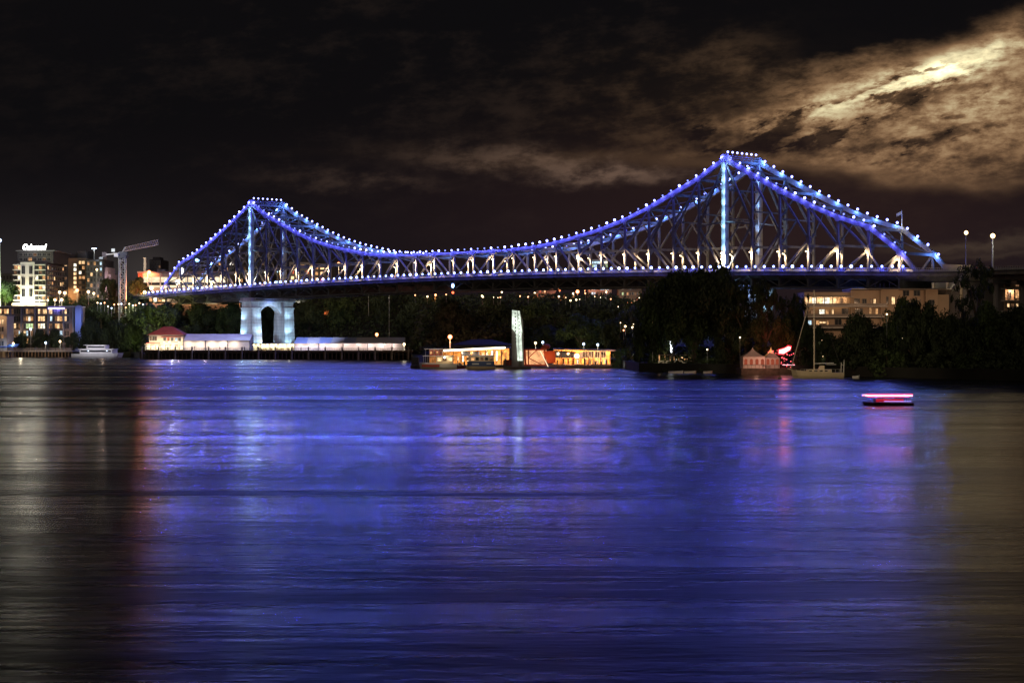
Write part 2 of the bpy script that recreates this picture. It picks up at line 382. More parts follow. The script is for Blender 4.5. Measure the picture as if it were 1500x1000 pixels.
for w in (0, W):
    # top chord: one continuous box girder, slimmer over the suspended span
    m = MB()
    for p, q in zip(tops, tops[1:]):
        mid = (p[0]+q[0])/2; slim = abs(mid-TC) < 3.2*NP; near_t = min(abs(mid), abs(mid-286.2))
        h = .85 if slim else (1.75 if near_t < 40 else 1.4)
        m.beam(BP(p[0], w, p[1]), BP(q[0], w, q[1]), 1.0, h)
    m.build('top_chord', steel, bridge)
    for t, z, i, k in nodes:   # gusset plates sit proud of the chord
        m = MB()
        r = 1.2 if i else 2.2
        c = BP(t, w, z-.25); pts = []
        for g_ in range(8):
            an = math.pi/8+g_*math.pi/4; pts.append(bdir(t=math.cos(an)*r, z=math.sin(an)*r))
        o0, o1 = bdir(w=-.58), bdir(w=.58)
        m.add([c+o0+p for p in pts]+[c+o1+p for p in pts], [tuple(range(8)), tuple(range(8, 16))[::-1]]+[((g_+1) % 8, g_, 8+g_, 8+(g_+1) % 8) for g_ in range(8)])
        m.build('gusset_plate', steel, bridge)
    m = MB(); ts = [ENDS[0]]+[q[0] for q in nodes]+[ENDS[1]]
    for p, q in zip(ts, ts[1:]): m.beam(BP(p, w, dk(p)-1.6), BP(q, w, dk(q)-1.6), .95, 1.3)
    m.build('bottom_chord', steel_d, bridge)
    for t, z, i, k in nodes:
        zb = dk(t)-1.3
        if i == 0:
            m = MB(); m.beam(BP(t, w, 30.5), BP(t, w, z-1.2), 2.0, 1.7, bdir(t=1))
            m.build('tower_post', mat('tower_steel', (.40, .39, .37), .5, var=.1, vscale=.4), bridge)
            for zz in (38.5, 44, 49.5, 55.5, 61.5):
                m = MB()
                for dz_ in (0, .45): m.beam(BP(t, w, zz+dz_), BP(t, w, zz+dz_+.14), 2.14, 1.84, bdir(t=1))
                m.build('post_band', steel_d, bridge)
        else:
            m = MB(); m.beam(BP(t, w, zb), BP(t, w, z-.6), .72, .75, bdir(t=1))
            for zz in (0, 1):
                pass
            m.build('vertical', steel_w, bridge)
    # web bracing, one mesh per panel
    N_ = {j: q for j, q in enumerate(nodes)}
    for j in range(len(nodes)-1):
        p, q = nodes[j], nodes[j+1]
        # which end is nearer its tower
        a_, c_ = (p, q) if p[2] < q[2] or (p[2] == q[2]) else (q, p)
        if p[0] < 0 or (p[0] < TC and p[3] == 'M'): pass
        zt0, zt1 = a_[1]-.5, c_[1]-.5; t0, t1 = a_[0], c_[0]; zb0, zb1 = dk(t0)-1.2, dk(t1)-1.2
        m = MB(); i = a_[2]; wd_ = .62
        if (a_[3] == 'M' or a_[2] == 0) and c_[3] == 'M':
            if i <= 5:
                zm = (zt1+zb1)/2+.3
                m.beam(BP(t0, w, zt0), BP(t1, w, zm), .6, wd_, OUT); m.beam(BP(t1, w, zm), BP(t0, w, zb0), .6, wd_, OUT)
                if i == 0: m.beam(BP(t0, w, 50.6), BP(t1, w, zm), .5, .55, OUT)
                mx = BP(t1, w, zm)
                m.beam(mx+bdir(z=-.9), mx+bdir(z=.9), 1.0, 1.5, bdir(t=1))
            elif i <= 8: m.beam(BP(t1, w, zt1), BP(t0, w, zb0), .6, .66, OUT)
            else: m.beam(BP(t0, w, zt0), BP(t1, w, zb1), .55, .58, OUT)
        else:
            if i <= 4:
                zm = (zt1+zb1)/2+.5
                m.beam(BP(t0, w, zt0), BP(t1, w, zm), .6, wd_, OUT); m.beam(BP(t1, w, zm), BP(t0, w, zb0), .6, wd_, OUT)
                if i == 0: m.beam(BP(t0, w, 50.6), BP(t1, w, zm), .5, .55, OUT)
                mx = BP(t1, w, zm); m.beam(mx+bdir(z=-.9), mx+bdir(z=.9), 1.0, 1.5, bdir(t=1))
            else:
                tm = (t0+t1)/2; m.beam(BP(t1, w, zt1), BP(tm, w, dk(tm)-1.2), .7, .8, OUT)
                m.beam(BP(t0, w, (zt0+zb0)/2), BP(tm, w, dk(tm)-1.2), .5, .5, OUT)
        m.build('web_brace', steel_w, bridge)
# cross frames between the two trusses
for j, (t, z, i, k) in enumerate(nodes):
    m = MB(); rz_ = dk(t)+8.6
    m.beam(BP(t, 0, z-.5), BP(t, W, z-.5), .55, .9)
    if z > rz_+3:
        m.beam(BP(t, 0, rz_), BP(t, W, rz_), .5, .8)
        m.beam(BP(t, 0, rz_-2.6), BP(t, 3.0, rz_), .4, .5, (0, 0, 1)); m.beam(BP(t, W, rz_-2.6), BP(t, W-3.0, rz_), .4, .5)
    nz = int((z-rz_)//9)
    if nz >= 1:
        st = (z-.6-rz_)/nz
        for q_ in range(nz):
            za, zb_ = rz_+q_*st, rz_+(q_+1)*st
            m.beam(BP(t, 0, za), BP(t, W/2, zb_), .4, .45); m.beam(BP(t, W, za), BP(t, W/2, zb_), .4, .45)
            if q_: m.beam(BP(t, 0, za), BP(t, W, za), .4, .5)
    elif z > rz_+1:
        m.beam(BP(t, 0, rz_), BP(t, W/2, z-.6), .35, .4); m.beam(BP(t, W, rz_), BP(t, W/2, z-.6), .35, .4)
    if i == 0:
        for dz_ in (.7, 1.5, 2.3): m.beam(BP(t, .6, z+dz_-1.0), BP(t, W-.6, z+dz_-1.0), .5, .22)
        for c in range(9): m.beam(BP(t, 1+c*2.1, z-.4), BP(t, 1+(c+1)*2.1-.3, z+1.3), .2, .22)
        m.beam(BP(t, 0, 50.5), BP(t, W, 50.5), .6, .9)
        for s_ in (-1, 1):   # curved knees below the portal head
            w0 = 0 if s_ < 0 else W
            for c in range(4):
                a1 = c*math.pi/8; a2 = (c+1)*math.pi/8
                pt = lambda an: BP(t, w0-s_*(.9+3.4*(1-math.cos(an))), z-.6-3.4*(1-math.sin(an)))
                m.beam(pt(a1), pt(a2), .5, .35)
    m.build('cross_frame', steel_w, bridge)
for j in range(len(nodes)-1):
    (t0, z0), (t1, z1) = nodes[j][:2], nodes[j+1][:2]
    m = MB(); m.beam(BP(t0, .4, z0-.5), BP(t1, W-.4, z1-.5), .38, .38); m.beam(BP(t0, W-.4, z0-.7), BP(t1, .4, z1-.7), .38, .38)
    m.build('lateral_brace', steel_w, bridge)
# road deck, footway and the girders beneath
TA, TB = -100.0, 440.0
tt = [TA+(TB-TA)*k/54 for k in range(55)]
road = mat('road_deck_concrete', (.05, .05, .055), .85, var=.2, vscale=.3)
m = MB()
def dks(t): return dk(max(-92, min(375, t)))
for p, q in zip(tt, tt[1:]):
    a1, b1, c1, d1 = BP(p, -3.2, dks(p)), BP(p, W+3.2, dks(p)), BP(q, W+3.2, dks(q)), BP(q, -3.2, dks(q))
    dn = Vector((0, 0, -.45)); m.hexa([a1+dn, d1+dn, c1+dn, b1+dn, a1, d1, c1, b1])
m.build('deck_slab', road, bridge)
for w in (-2.9, 2.8, 6.5, 12.3, 16.0, W+2.9):
    m = MB()
    dpt = .9 if w in (-2.9, W+2.9) else 2.4
    for p, q in zip(tt, tt[1:]): m.beam(BP(p, w, dks(p)-.45-dpt/2), BP(q, w, dks(q)-.45-dpt/2), .35, dpt)
    m.build('stringer', steel_d, bridge)
for j, (t, z, i, k) in enumerate(nodes):
    m = MB(); m.beam(BP(t, -2.8, dk(t)-1.0), BP(t, 0, dk(t)-2.8), .3, .5); m.beam(BP(t, 0, dk(t)-3.6), BP(t, W, dk(t)-3.6), .5, 3.2)
    m.beam(BP(t, W+2.8, dk(t)-1.0), BP(t, W, dk(t)-2.8), .3, .5)
    for ww in (-.1, W+.1): m.beam(BP(t, ww, dk(t)-5.4), BP(t, ww, dk(t)-1.2), .8, .8, bdir(t=1))
    m.build('floor_beam', steel_d, bridge)
for w in (0, W):
    m = MB()
    for j in range(len(nodes)-1):
        t0, t1 = nodes[j][0], nodes[j+1][0]; tm = (t0+t1)/2
        m.beam(BP(t0, w, dk(t0)-5.3), BP(t1, w, dk(t1)-5.3), .5, .5)
        m.beam(BP(t0, w, dk(t0)-5.1), BP(tm, w, dk(tm)-2.2), .3, .35, OUT); m.beam(BP(tm, w, dk(tm)-2.2), BP(t1, w, dk(t1)-5.1), .3, .35, OUT)
    m.build('lower_lacing', steel_d, bridge)
for w in (-3.1, W+3.1):
    m = MB()
    for p, q in zip(tt, tt[1:]):
        for z_, h_ in ((1.15, .12), (.62, .07), (.15, .1)): m.beam(BP(p, w, dks(p)+z_), BP(q, w, dks(q)+z_), .1, h_)
    t = TA
    while t < TB: m.beam(BP(t, w, dks(t)), BP(t, w, dks(t)+1.15), .07, .09, bdir(t=1)); t += .8
    m.build('railing', mat('railing_paint', (.42, .42, .43), .5), bridge)
# outer barrier between road and trusses
for w in (1.4, W-1.4):
    m = MB()
    for p, q in zip(tt, tt[1:]): m.beam(BP(p, w, dks(p)+.45), BP(q, w, dks(q)+.45), .25, .9)
    m.build('road_barrier', mat('barrier_concrete', (.35, .34, .32), .8), bridge)
# ---- lamps
BLUE = (.085, .098, 1.0); globe = emat('blue_lamp_globe', (.62, .70, 1.0), 5.0, edge=(.05, .07, .9))
globe2 = emat('rail_lamp_globe', (.70, .84, 1.0), 6.0, edge=(.06, .16, 1.0))
stem = mat('lamp_stem', (.05, .05, .06), .6)
def lamp_mesh(nm, r, gm, st):
    m = MB(); m.tube((0, 0, -st), (0, 0, -r*.8), .07, .07, 5); m.beam((0, 0, -st), (0, 0, -st+.15), .4, .4, (1, 0, 0)); m.mi = 1; m.ball((0, 0, 0), r, 10, 7)
    me = m.mesh(nm, [stem, gm], smooth=True); return me
lm_top = lamp_mesh('chord_lamp', .40, globe, .95); lm_rail = lamp_mesh('railing_lamp', .44, globe2, .9)
def put(me, nm, loc, parent=bridge):
    o = bpy.data.objects.new(nm, me); COL.objects.link(o); o.parent = parent; o.location = Vector(loc)-parent.location; return o
def chord_pos(t, w):
    z = topz(t); 
    h = .45 if abs(t-TC) < 3.2*NP else .8
    return BP(t, w-.1, z+h+.85)
ls = []
t = ENDS[0]+2
while t < ENDS[1]-1: ls.append(t); t += 3.98
near = [chord_pos(t, 0) for t in ls]; far = [chord_pos(t, W) for t in ls]
rail = []
t = -84.0
while t < 364: rail.append(BP(t, -3.1, lz(t)+.35)); t += 3.98
allc = sorted(near+far, key=lambda p: (p.y + (0 if p in near else 60)))
def bulk(nm, me_m, r, pts, st):
    m = MB()
    for p in pts: m.mi = 0; m.tube(p-Vector((0, 0, st)), p, .07, .07, 4); m.mi = 1; m.ball(p, r, 8, 6)
    o = m.build(nm, [stem, me_m], bridge, smooth=True); o['kind'] = 'stuff'; return o
tops_v = [lm_top, lamp_mesh('chord_lamp', .36, emat('blue_lamp_dim', (.40, .50, 1.0), 1.6, edge=(.03, .05, .9)), .95), lamp_mesh('chord_lamp', .44, emat('blue_lamp_hot', (.75, .82, 1.0), 8.0, edge=(.06, .09, 1.0)), .95)]
rg2 = random.Random(14)
for p in near[-98:]: put(rg2.choice(tops_v[:1]*2+tops_v[1:2]*2+tops_v[2:]*2), 'chord_lamp', p)
bulk('chord_lamp', globe, .46, near[:-98]+far, .9)
rail_v = [lm_rail, lamp_mesh('railing_lamp', .43, emat('rail_lamp_dim', (.62, .78, 1.0), 4.0, edge=(.05, .12, 1.0)), .9), lamp_mesh('railing_lamp', .50, emat('rail_lamp_hot', (.8, .92, 1.0), 9.0, edge=(.08, .2, 1.0)), .9)]
for p in rail[-99:]: put(rg2.choice(rail_v), 'railing_lamp', p)
bulk('railing_lamp', globe2, .46, rail[:-99], .9)
for zt_ in (0, 286.2):
    for c in range(7): put(lm_top, 'portal_lamp', BP(zt_, 1.5+c*2.6, 72.3+2.6))
# light thrown by those lamps on the steel
for p in near: lamp_or_wash_light(p+bdir(w=-1.0, z=-.25), BLUE, CH_E, .25)
for j, p in enumerate(far):
    if j % 2 == 0: lamp_or_wash_light(p+bdir(w=-1.0, z=-.4), (.10, .26, 1.0), CH_E*1.5, .25)
for j, p in enumerate(rail):
    if j % 2 == 0: lamp_or_wash_light(p+bdir(w=-1.1, z=-.3), BLUE, RL_E, .25)
for zt_ in (0, 286.2):
    lamp_or_wash_light(BP(zt_+1, 3, 75.2), BLUE, CH_E*2, .3); lamp_or_wash_light(BP(zt_+1, 12, 75.2), BLUE, CH_E*2, .3)
    # ladder of cool spots added up the tower posts in place of floodlights below
    for q_ in range(9):   # added spots close to the steel, no fittings built
        b_ = BP(zt_+.9, -2.6, 37+q_*4.0)
        lamp_or_wash_light(b_, (.30, .62, 1.0), TW_E*(2.2 if q_ == 0 else 1.0+.25*(q_ % 2)), .3, 130, b_+bdir(w=3, z=.6), .6, 'tower_fill_spot')
        if q_ % 2: b_ = BP(zt_+.9, W-2.6, 37+q_*4.0); lamp_or_wash_light(b_, (.22, .45, 1.0), TW_E*.5, .3, 130, b_+bdir(w=3, z=.6), .6, 'tower_fill_spot')
# warm road lamps bracketed inside the trusses
head = emat('road_lamp_head', (1.0, .80, .50), 9.0)
hm = MB(); hm.beam((-.1, 0, -.5), (.1, 0, -.5), .1, .1); hm.mi = 1; hm.box(-.45, .45, -.3, .3, -.15, .15); hm_me = hm.mesh('road_lamp', [stem, head])
for j, (t, z, i, k) in enumerate(nodes):
    for w, s_ in ((0, 1), (W, -1)):
        if w == 0 or j % 2:
            zz = min(dk(t)+6.8, z-2.6)
            if zz < dk(t)+3: zz = dk(t)+4.6
            put(hm_me, 'road_lamp', BP(t-.9, w+s_*.2, zz))
            c_ = BP(t-.6, w-1.9, zz-1.2); lamp_or_wash_light(c_, (1.0, .70, .38), WM_E*(.45+.9*((j*37+int(w)) % 7)/6), .3, 150, c_+bdir(w=5, z=-.6), .4)
            pass
for tq, wq in ((0, -.2), (286.2, -.2)):
    put(hm_me, 'road_lamp', BP(tq-.2, -1.5, dk(tq)+6.5)); lamp_or_wash_light(BP(tq-.5, -2.6, dk(tq)+4.5), (1, .85, .6), WM_E*1.2, .3, 150, BP(tq, 3, dk(tq)+4), .4)
# extra spots added along the lamp strings to put blue into the water
for j, p in enumerate(near):
    if j % 2 == 1: lamp_or_wash_light(p+bdir(w=-.7, z=.1), (.17, .18, 1.0), RV_E, .3, 120, (p.x*.25, p.y*.25, 0), .4, 'added_river_spot')
for j, p in enumerate(rail):
    if j % 2 == 1: lamp_or_wash_light(p+bdir(w=-.6), (.16, .20, 1.0), RV_E*1.0, .3, 120, (p.x*.25, p.y*.25, 0), .4, 'added_river_spot')
# flag on the far truss and navigation lamps below mid span
m = MB(); fp = BP(286.2+5*12.05, W, 46.6); m.tube(fp, fp+Vector((0, 0, 5.6)), .14, .08, 6); m.build('flagpole', mat('pole_white', (.7, .7, .68), .5), bridge)
m = MB(); q = fp+Vector((0, 0, 5.4))
for k in range(5):
    a1, a2 = k*.36, (k+1)*.36; w1_ = .25*math.sin(k*1.3); w2_ = .25*math.sin((k+1)*1.3)
    m.add([q+Vector((-a1, w1_, -a1*.5)), q+Vector((-a2, w2_, -a2*.5)), q+Vector((-a2, w2_, -a2*.5-1.0)), q+Vector((-a1, w1_, -a1*.5-1.0))], [(0, 1, 2, 3)])
m.build('flag', mat('flag_cloth', (.6, .6, .58), .8), bridge)
lamp_or_wash_light(fp+Vector((-.8, -2.0, .4)), (1, .95, .8), 260, .2)
m = MB(); m.beam(BP(TC, -.2, 27.8), BP(TC, -.2, 30.5), .3, .3, bdir(t=1)); m.mi = 1; m.ball(BP(TC, -.6, 31.0), .62, 10, 6, 1.5); m.mi = 2; m.ball(BP(TC, -.6, 28.2), .5, 8, 6)
m.build('navigation_lamp', [stem, emat('nav_blue', (.55, .75, 1), 8, edge=(.02, .15, 1)), emat('nav_red', (1, .13, .05), 4)], bridge, smooth=True)
# ================================================================ PIERS
stone = mat('pier_concrete', (.52, .47, .41), .8)
def masonry(m, base):
    t = m.node_tree; p = t.nodes['Principled BSDF']; g = t.nodes.new('ShaderNodeNewGeometry'); pos = V(t, g.outputs['Position'])
    sp = t.nodes.new('ShaderNodeSeparateXYZ'); t.links.new(pos.s, sp.inputs[0]); x, y, z = (V(t, sp.outputs[i]) for i in range(3))
    st = noise(t, comb(t, x*1.0, y*1.0, z*.16), .8, 5, .65); bl = noise(t, pos, .25, 4, .6)
    fr = (z*(1/1.5))._m('FRACT'); groove = 1.0-fr.step(0, .10)*(1.0-fr.step(.93, 1.0))
    v = (st.step(.32, .68)*.38+bl*.35+.45)*(1.0-groove*.40)
    t.links.new(vecscale_in(t, base, v).s, p.inputs['Base Color'])
    b_ = t.nodes.new('ShaderNodeBump'); b_.inputs['Strength'].default_value = .6; b_.inputs['Distance'].default_value = .15; t.links.new(((groove*-1.0)+st*.4).s, b_.inputs['Height']); t.links.new(b_.outputs[0], p.inputs['Normal'])
def vecscale_in(t, c, v):
    n = t.nodes.new('ShaderNodeVectorMath'); n.operation = 'SCALE'; n.inputs[0].default_value = c; t.links.new(v.s, n.inputs['Scale']); return V(t, n.outputs[0])
masonry(stone, (.55, .50, .44))
def pier(t0, label, zb):
    ang = math.atan2(-.7275, .6862)
    c = BP(t0, W/2, 0); r = thing('bridge_pier', label, 'bridge pier', (c.x, c.y, zb), None, ang)
    # local x: along the bridge, local y: across it (away from the camera)
    zt = 28.3-zb; hw = W/2; 
    def sh(y, x0, y0, z0, x1, y1, z1, m):
        m.hexa([(-x0, y-y0, z0), (x0, y-y0, z0), (x0, y+y0, z0), (-x0, y+y0, z0), (-x1, y-y1, z1), (x1, y-y1, z1), (x1, y+y1, z1), (-x1, y+y1, z1)])
    for y in (-hw, hw):
        m = MB(); sh(y, 5.4, 3.5, 0, 5.2, 3.3, 1.6, m); sh(y, 4.75, 3.05, 1.6, 4.1, 2.6, zt-5.2, m)
        m.build('shaft', stone, r, world=False)
        m = MB(); sh(y, 4.4, 2.9, zt-5.2, 4.4, 2.9, zt-4.5, m); sh(y, 3.95, 2.5, zt-4.5, 3.95, 2.5, zt-1.9, m)
        m.build('neck', stone, r, world=False)
        m = MB(); sh(y, 1.0, 1.0, zt+.003, .8, .8, 31.2-zb, m); m.build('bearing', steel_d, r, world=False)
    m = MB(); m.box(-4.7, 4.7, -hw-3.5, hw+3.5, zt-1.9, zt-1.3); m.box(-4.3, 4.3, -hw-3.1, hw+3.1, zt-1.3, zt)
    m.build('cap', stone, r, world=False)
    # arched wall between the shafts
    m = MB(); ya, yb = -hw+2.45, hw-2.45; cx = 0; R = (yb-ya)/2-.2; sp_z = zt-10.8; top = zt-1.9; D = 2.1; K = 20
    for s_ in (-1, 1): m.box(-D, D, min(s_*R, s_*(yb)), max(s_*R, s_*yb), 0, sp_z)
    for k in range(K):
        a1 = math.pi*k/K; a2 = math.pi*(k+1)/K
        y1, z1, y2, z2 = R*math.cos(a1), sp_z+R*1.08*math.sin(a1), R*math.cos(a2), sp_z+R*1.08*math.sin(a2)
        m.hexa([(-D, y1, z1), (D, y1, z1), (D, y2, z2), (-D, y2, z2), (-D, y1, top), (D, y1, top), (D, y2, top), (-D, y2, top)])
    for s_ in (-1, 1): m.box(-D, D, min(s_*R, s_*yb), max(s_*R, s_*yb), sp_z, top)
    m.build('arch_wall', stone, r, world=False)
    return r, c
pL, cL = pier(0, 'pale concrete arched bridge pier lit blue behind the wharf marquees', 2.6)
pR, cR = pier(286.2, 'arched bridge pier glowing blue through the big dark trees', 3.0)
def pl(t0, t, w, z): return BP(t0+t, w, z)
CY = (.34, .64, 1.0)
for t0, zb, e in ((0, 4.2, PR_E), (286.2, 4.6, PR_E*1.5)):
    for zz, kk in ((zb, 1.0), (zb+7, .42), (zb+14, .34)):
        lamp_or_wash_light(pl(t0, -3.5, -5.6, zz), CY, e*.9*kk, .3, 110, pl(t0, -1.5, 0, zz+5), .8, 'pier_floodlight')
        lamp_or_wash_light(pl(t0, 7.6, 2.4, zz), CY, e*kk, .3, 110, pl(t0, 4, .8, zz+5), .8, 'pier_floodlight')
        lamp_or_wash_light(pl(t0, 7.8, W-1.9, zz), CY, e*kk, .3, 110, pl(t0, 4, W-1.2, zz+5), .8, 'pier_floodlight')
    lamp_or_wash_light(pl(t0, 7.4, W/2, 24.5), (.4, .6, 1.0), e*.35, .3, 120, pl(t0, 3, W/2, 22), .8, 'pier_floodlight')
    lamp_or_wash_light(pl(t0, 0, W/2-2.5, zb), CY, e*.8, .3, 120, pl(t0, 0, W/2+6, zb+6), .8, 'pier_floodlight')
    lamp_or_wash_light(pl(t0, 9, 5, zb), (1, .62, .38), e*.45, .5, 110, pl(t0, 4, 5, zb+6), .8, 'wharf_floodlight')
    lamp_or_wash_light(pl(t0, 6, W/2-2, 25.6), (.15, .3, 1.0), e*.08, .3)
# ================================================================ TOWN
_bare_light = lamp_or_wash_light
def lamp_or_wash_light(loc, col, e, r=.2, spot=None, aim=None, blend=.6, name='lamp_or_wash_light'):
    # town lights, many of them added facade washes, are aimed away from the river
    if spot is None: spot, aim, blend = 150, (loc[0], loc[1]+8, loc[2]-4), .35
    return _bare_light(loc, col, e, r, spot, aim, blend, name)
WARM = emat('window_warm', (1.0, .50, .20), .75, .6, .8); WARMB = emat('window_warm_bright', (1.0, .62, .30), 1.5, .5, .7)
WHITE = emat('window_white', (1.0, .92, .72), 1.5, .5, .8); DIM = emat('window_dim', (1.0, .50, .25), .16, .7, .6)
COOLW = emat('window_cool', (.62, .85, 1.0), 1.1, .5, .8); REDW = emat('window_red', (1.0, .20, .10), .9, .5, .8); GREENW = emat('window_green', (.75, 1.0, .5), .9, .5, .8)
GLASS = mat('dark_glass', (.02, .022, .03), .12); FRAME = mat('window_frame', (.25, .24, .23), .6)
LIT = {'w': WARM, 'b': WARMB, 'o': WHITE, 'd': DIM, 'c': COOLW, 'r': REDW, 'g': GREENW, '.': GLASS}
_wm = {}
def wmesh(w, h, key, axis):
    k = (round(w, 2), round(h, 2), key, axis)
    if k not in _wm:
        m = MB(); t = .12
        if axis == 'y':   # faces -y
            m.box(-w/2, w/2, 0, .06, -h/2, h/2); m.mi = 1
            m.box(-w/2-t, -w/2, -.1, .08, -h/2, h/2); m.box(w/2, w/2+t, -.1, .08, -h/2, h/2); m.box(-w/2-t, w/2+t, -.12, .08, -h/2-t, -h/2); m.box(-w/2-t, w/2+t, -.12, .08, h/2, h/2+t)
            m.box(-.05, .05, -.05, .0, -h/2, h/2)
        else:             # faces +x
            m.box(-.06, 0, -w/2, w/2, -h/2, h/2); m.mi = 1
            m.box(-.08, .1, -w/2-t, -w/2, -h/2, h/2); m.box(-.08, .1, w/2, w/2+t, -h/2, h/2); m.box(-.08, .12, -w/2-t, w/2+t, -h/2-t, -h/2); m.box(-.08, .12, -w/2-t, w/2+t, h/2, h/2+t)
        _wm[k] = m.mesh('window', [LIT[key], FRAME])
    return _wm[k]
def window(root, x, y, z, w, h, key, axis='y', nm='window'):
    o = bpy.data.objects.new(nm, wmesh(w, h, key, axis)); COL.objects.link(o); o.parent = root; o.location = Vector((x, y, z))-root.location; return o
def wgrid(root, x0, x1, y, z0, z1, rows, axis='y', hk=.6, wk=.7, nm='window'):
    """rows: strings from the top floor down, one character per bay"""
    nr = len(rows); hh = (z1-z0)/nr
    for r, row in enumerate(rows):
        ww = (x1-x0)/len(row)
        for c, k in enumerate(row):
            if k == ' ': continue
            u = x0+(c+.5)*ww; z = z1-(r+.5)*hh
            if axis == 'y': window(root, u, y, z, ww*wk, hh*hk, k, 'y', nm)
            else: window(root, y, u, z, ww*wk, hh*hk, k, 'x', nm)
def rnd_rows(nr, nc, keys, rg):
    return [''.join(rg.choice(keys) for _ in range(nc)) for _ in range(nr)]
def bld(name, label, cat, px0, px1, ytop, ybase, Z, depth, wallm, group=None, zb=None):
    x0, x1 = X(px0, Z), X(px1, Z); zt = H(ytop, Z); g_ = min(ground(x0, Z), ground(x1, Z), ground((x0+x1)/2, Z)) if zb is None else zb
    r = thing(name, label, cat, ((x0+x1)/2, Z+depth/2, g_), group)
    m = MB(); m.box(x0, x1, Z, Z+depth, g_-4, zt); m.build('wall', wallm, r)
    return r, x0, x1, g_, zt
def slabs(r, x0, x1, y, z0, z1, n, mt, out=1.4, t=.25, nm='balcony', rail=True, skip_top=False):
    for k in range(n+1 if not skip_top else n):
        z = z0+(z1-z0)*k/n; m = MB(); m.box(x0, x1, y-out, y-.003, z-t/2, z+t/2)
        if rail and k < n:
            m.box(x0, x1, y-out, y-out+.08, z+t/2, z+t/2+.95)
        m.build(nm, mt, r)
WHW = mat('white_render', (.72, .70, .62), .8, var=.06, vscale=.2); GREYW = mat('grey_render', (.22, .21, .22), .85, var=.12, vscale=.2)
DKW = mat('dark_cladding', (.07, .065, .07), .8, var=.2, vscale=.3); BRW = mat('brown_render', (.30, .21, .13), .85, var=.15, vscale=.3)
CRW = mat('cream_render', (.55, .46, .36), .85, var=.1, vscale=.25); REDM = mat('red_paint', (.55, .10, .05), .6, var=.12, vscale=.8)
BLM = mat('blue_cladding', (.25, .30, .62), .7); ROOF = mat('roof_metal', (.20, .20, .21), .6, var=.1, vscale=.3); PALE = mat('pale_slab', (.62, .60, .58), .8)
GLM = mat('balustrade', (.16, .17, .18), .3)
WL = (1.0, .70, .38); WW = (1.0, .86, .62)
# ---- tall floodlight mast, left edge
def mast(name, label, px, py, Z, r, headm, col=None, e=0, zb=None, group=None, twin=False, cat='street lamp', hr=.6, aim=None):
    if px > 930 and Z < 540 and zb != 0: Z = max(Z, prof(px)[0]+2)
    x = X(px, Z); g_ = ground(x, Z) if zb is None else zb; zt = H(py, Z)
    o = thing(name, label, cat, (x, Z, g_), group)
    m = MB(); m.tube((x, Z, g_), (x, Z, zt), r, r*.6, 6); m.build('pole', mat('galvanised_pole', (.5, .5, .5), .5), o)
    m = MB()
    if twin: m.box(x-1.3, x+1.3, Z-.3, Z+.3, zt, zt+.4); m.box(x-1.1, x-.4, Z-.5, Z-.3, zt-.1, zt+.4); m.box(x+.4, x+1.1, Z-.5, Z-.3, zt-.1, zt+.4)
    else: m.ball((x, Z-.1, zt+hr*.7), hr, 10, 7)
    m.build('lamp_head', headm, o, smooth=not twin)
    if e: lamp_or_wash_light((x-.3, Z-hr-.9, zt-.4), col or WL, e, .3)
    return o
GW = emat('lamp_warm_white', (1.0, .86, .60), 5, edge=(.9, .55, .2)); GO = emat('lamp_sodium', (1.0, .55, .25), 5, edge=(1.0, .20, .06)); GC = emat('lamp_cool', (.8, .92, 1.0), 5, edge=(.3, .5, .9))
o = mast('floodlight_mast', 'tall bright floodlight mast at the left edge beside the lit white hotel', 0, 354, 925, .55, GC, (.9, .95, 1), 0, cat='light mast', hr=.9)
lamp_or_wash_light((X(1, 925), 917, H(420, 925)), (.85, .95, 1), 9000, .4)
# ---- hotel with the script sign
r, x0, x1, g_, zt = bld('hotel', 'white fronted hotel block with a glowing script sign on its roof', 'hotel', 20, 68, 385, 443, 950, 42, DKW)
Z = 950; zt2 = H(366, Z)
m = MB(); m.box(x0+1.2, x1+3, Z+2.5, Z+40, zt, zt2-.6); m.build('upper_storey', DKW, r)
m = MB(); m.box(x0+.6, x1+4.0, Z+2, Z+41, zt2-.6, zt2-.1); m.build('roof', ROOF, r)
wgrid(r, x0+2, x1+2, Z+2.42, zt+.8, zt2-1.2, ['...d...', '..w..d.'], nm='window')
fx0, fx1 = X(31, Z), X(51, Z)
m = MB(); m.box(fx0, fx1, Z-1.5, Z-.003, H(443, Z), H(384, Z)); m.build('front_panel', WHW, r)
for c in (35.5, 46.5):
    for py in (395.5, 412, 429): window(r, X(c, Z), Z-1.62, H(py, Z), 1.7, 4.2, '.', 'y', 'tall_window')
za, zb_ = H(440, Z), H(388, Z)
wgrid(r, X(20.5, Z), X(30.5, Z), Z-.06, za, zb_, ['wb', 'd.', '.o', '..', 'wb', '.d', '.w'], wk=.75, hk=.7)
wgrid(r, X(51.5, Z), X(67, Z), Z-.06, za, zb_, ['.w.', '.d.', 'o.w', '...', '.wo', 'd..', '..w'], wk=.75, hk=.7)
slabs(r, X(20, Z), X(31, Z)-.01, Z, za, zb_, 7, WHW, 1.6, .45, rail=False); slabs(r, X(51, Z)+.01, X(67.6, Z), Z, za, zb_, 7, WHW, 1.6, .45, rail=False)
# right flank of the hotel
rgh = random.Random(5)
wgrid(r, Z+1, Z+41, x1+.06, za, zb_, rnd_rows(7, 9, '....d.w..b..', rgh), 'x', wk=.6, hk=.62, nm='side_window')
for k in range(8):
    z = za+(zb_-za)*k/7; m = MB(); m.box(x1+.003, x1+1.5, Z+1, Z+41, z-.15, z+.15); m.build('side_balcony', GREYW, r)
m = MB(); m.box(x0-.3, x1+.3, Z-2.6, Z-.003, H(449, Z), H(443.5, Z)); m.build('podium', CRW, r)
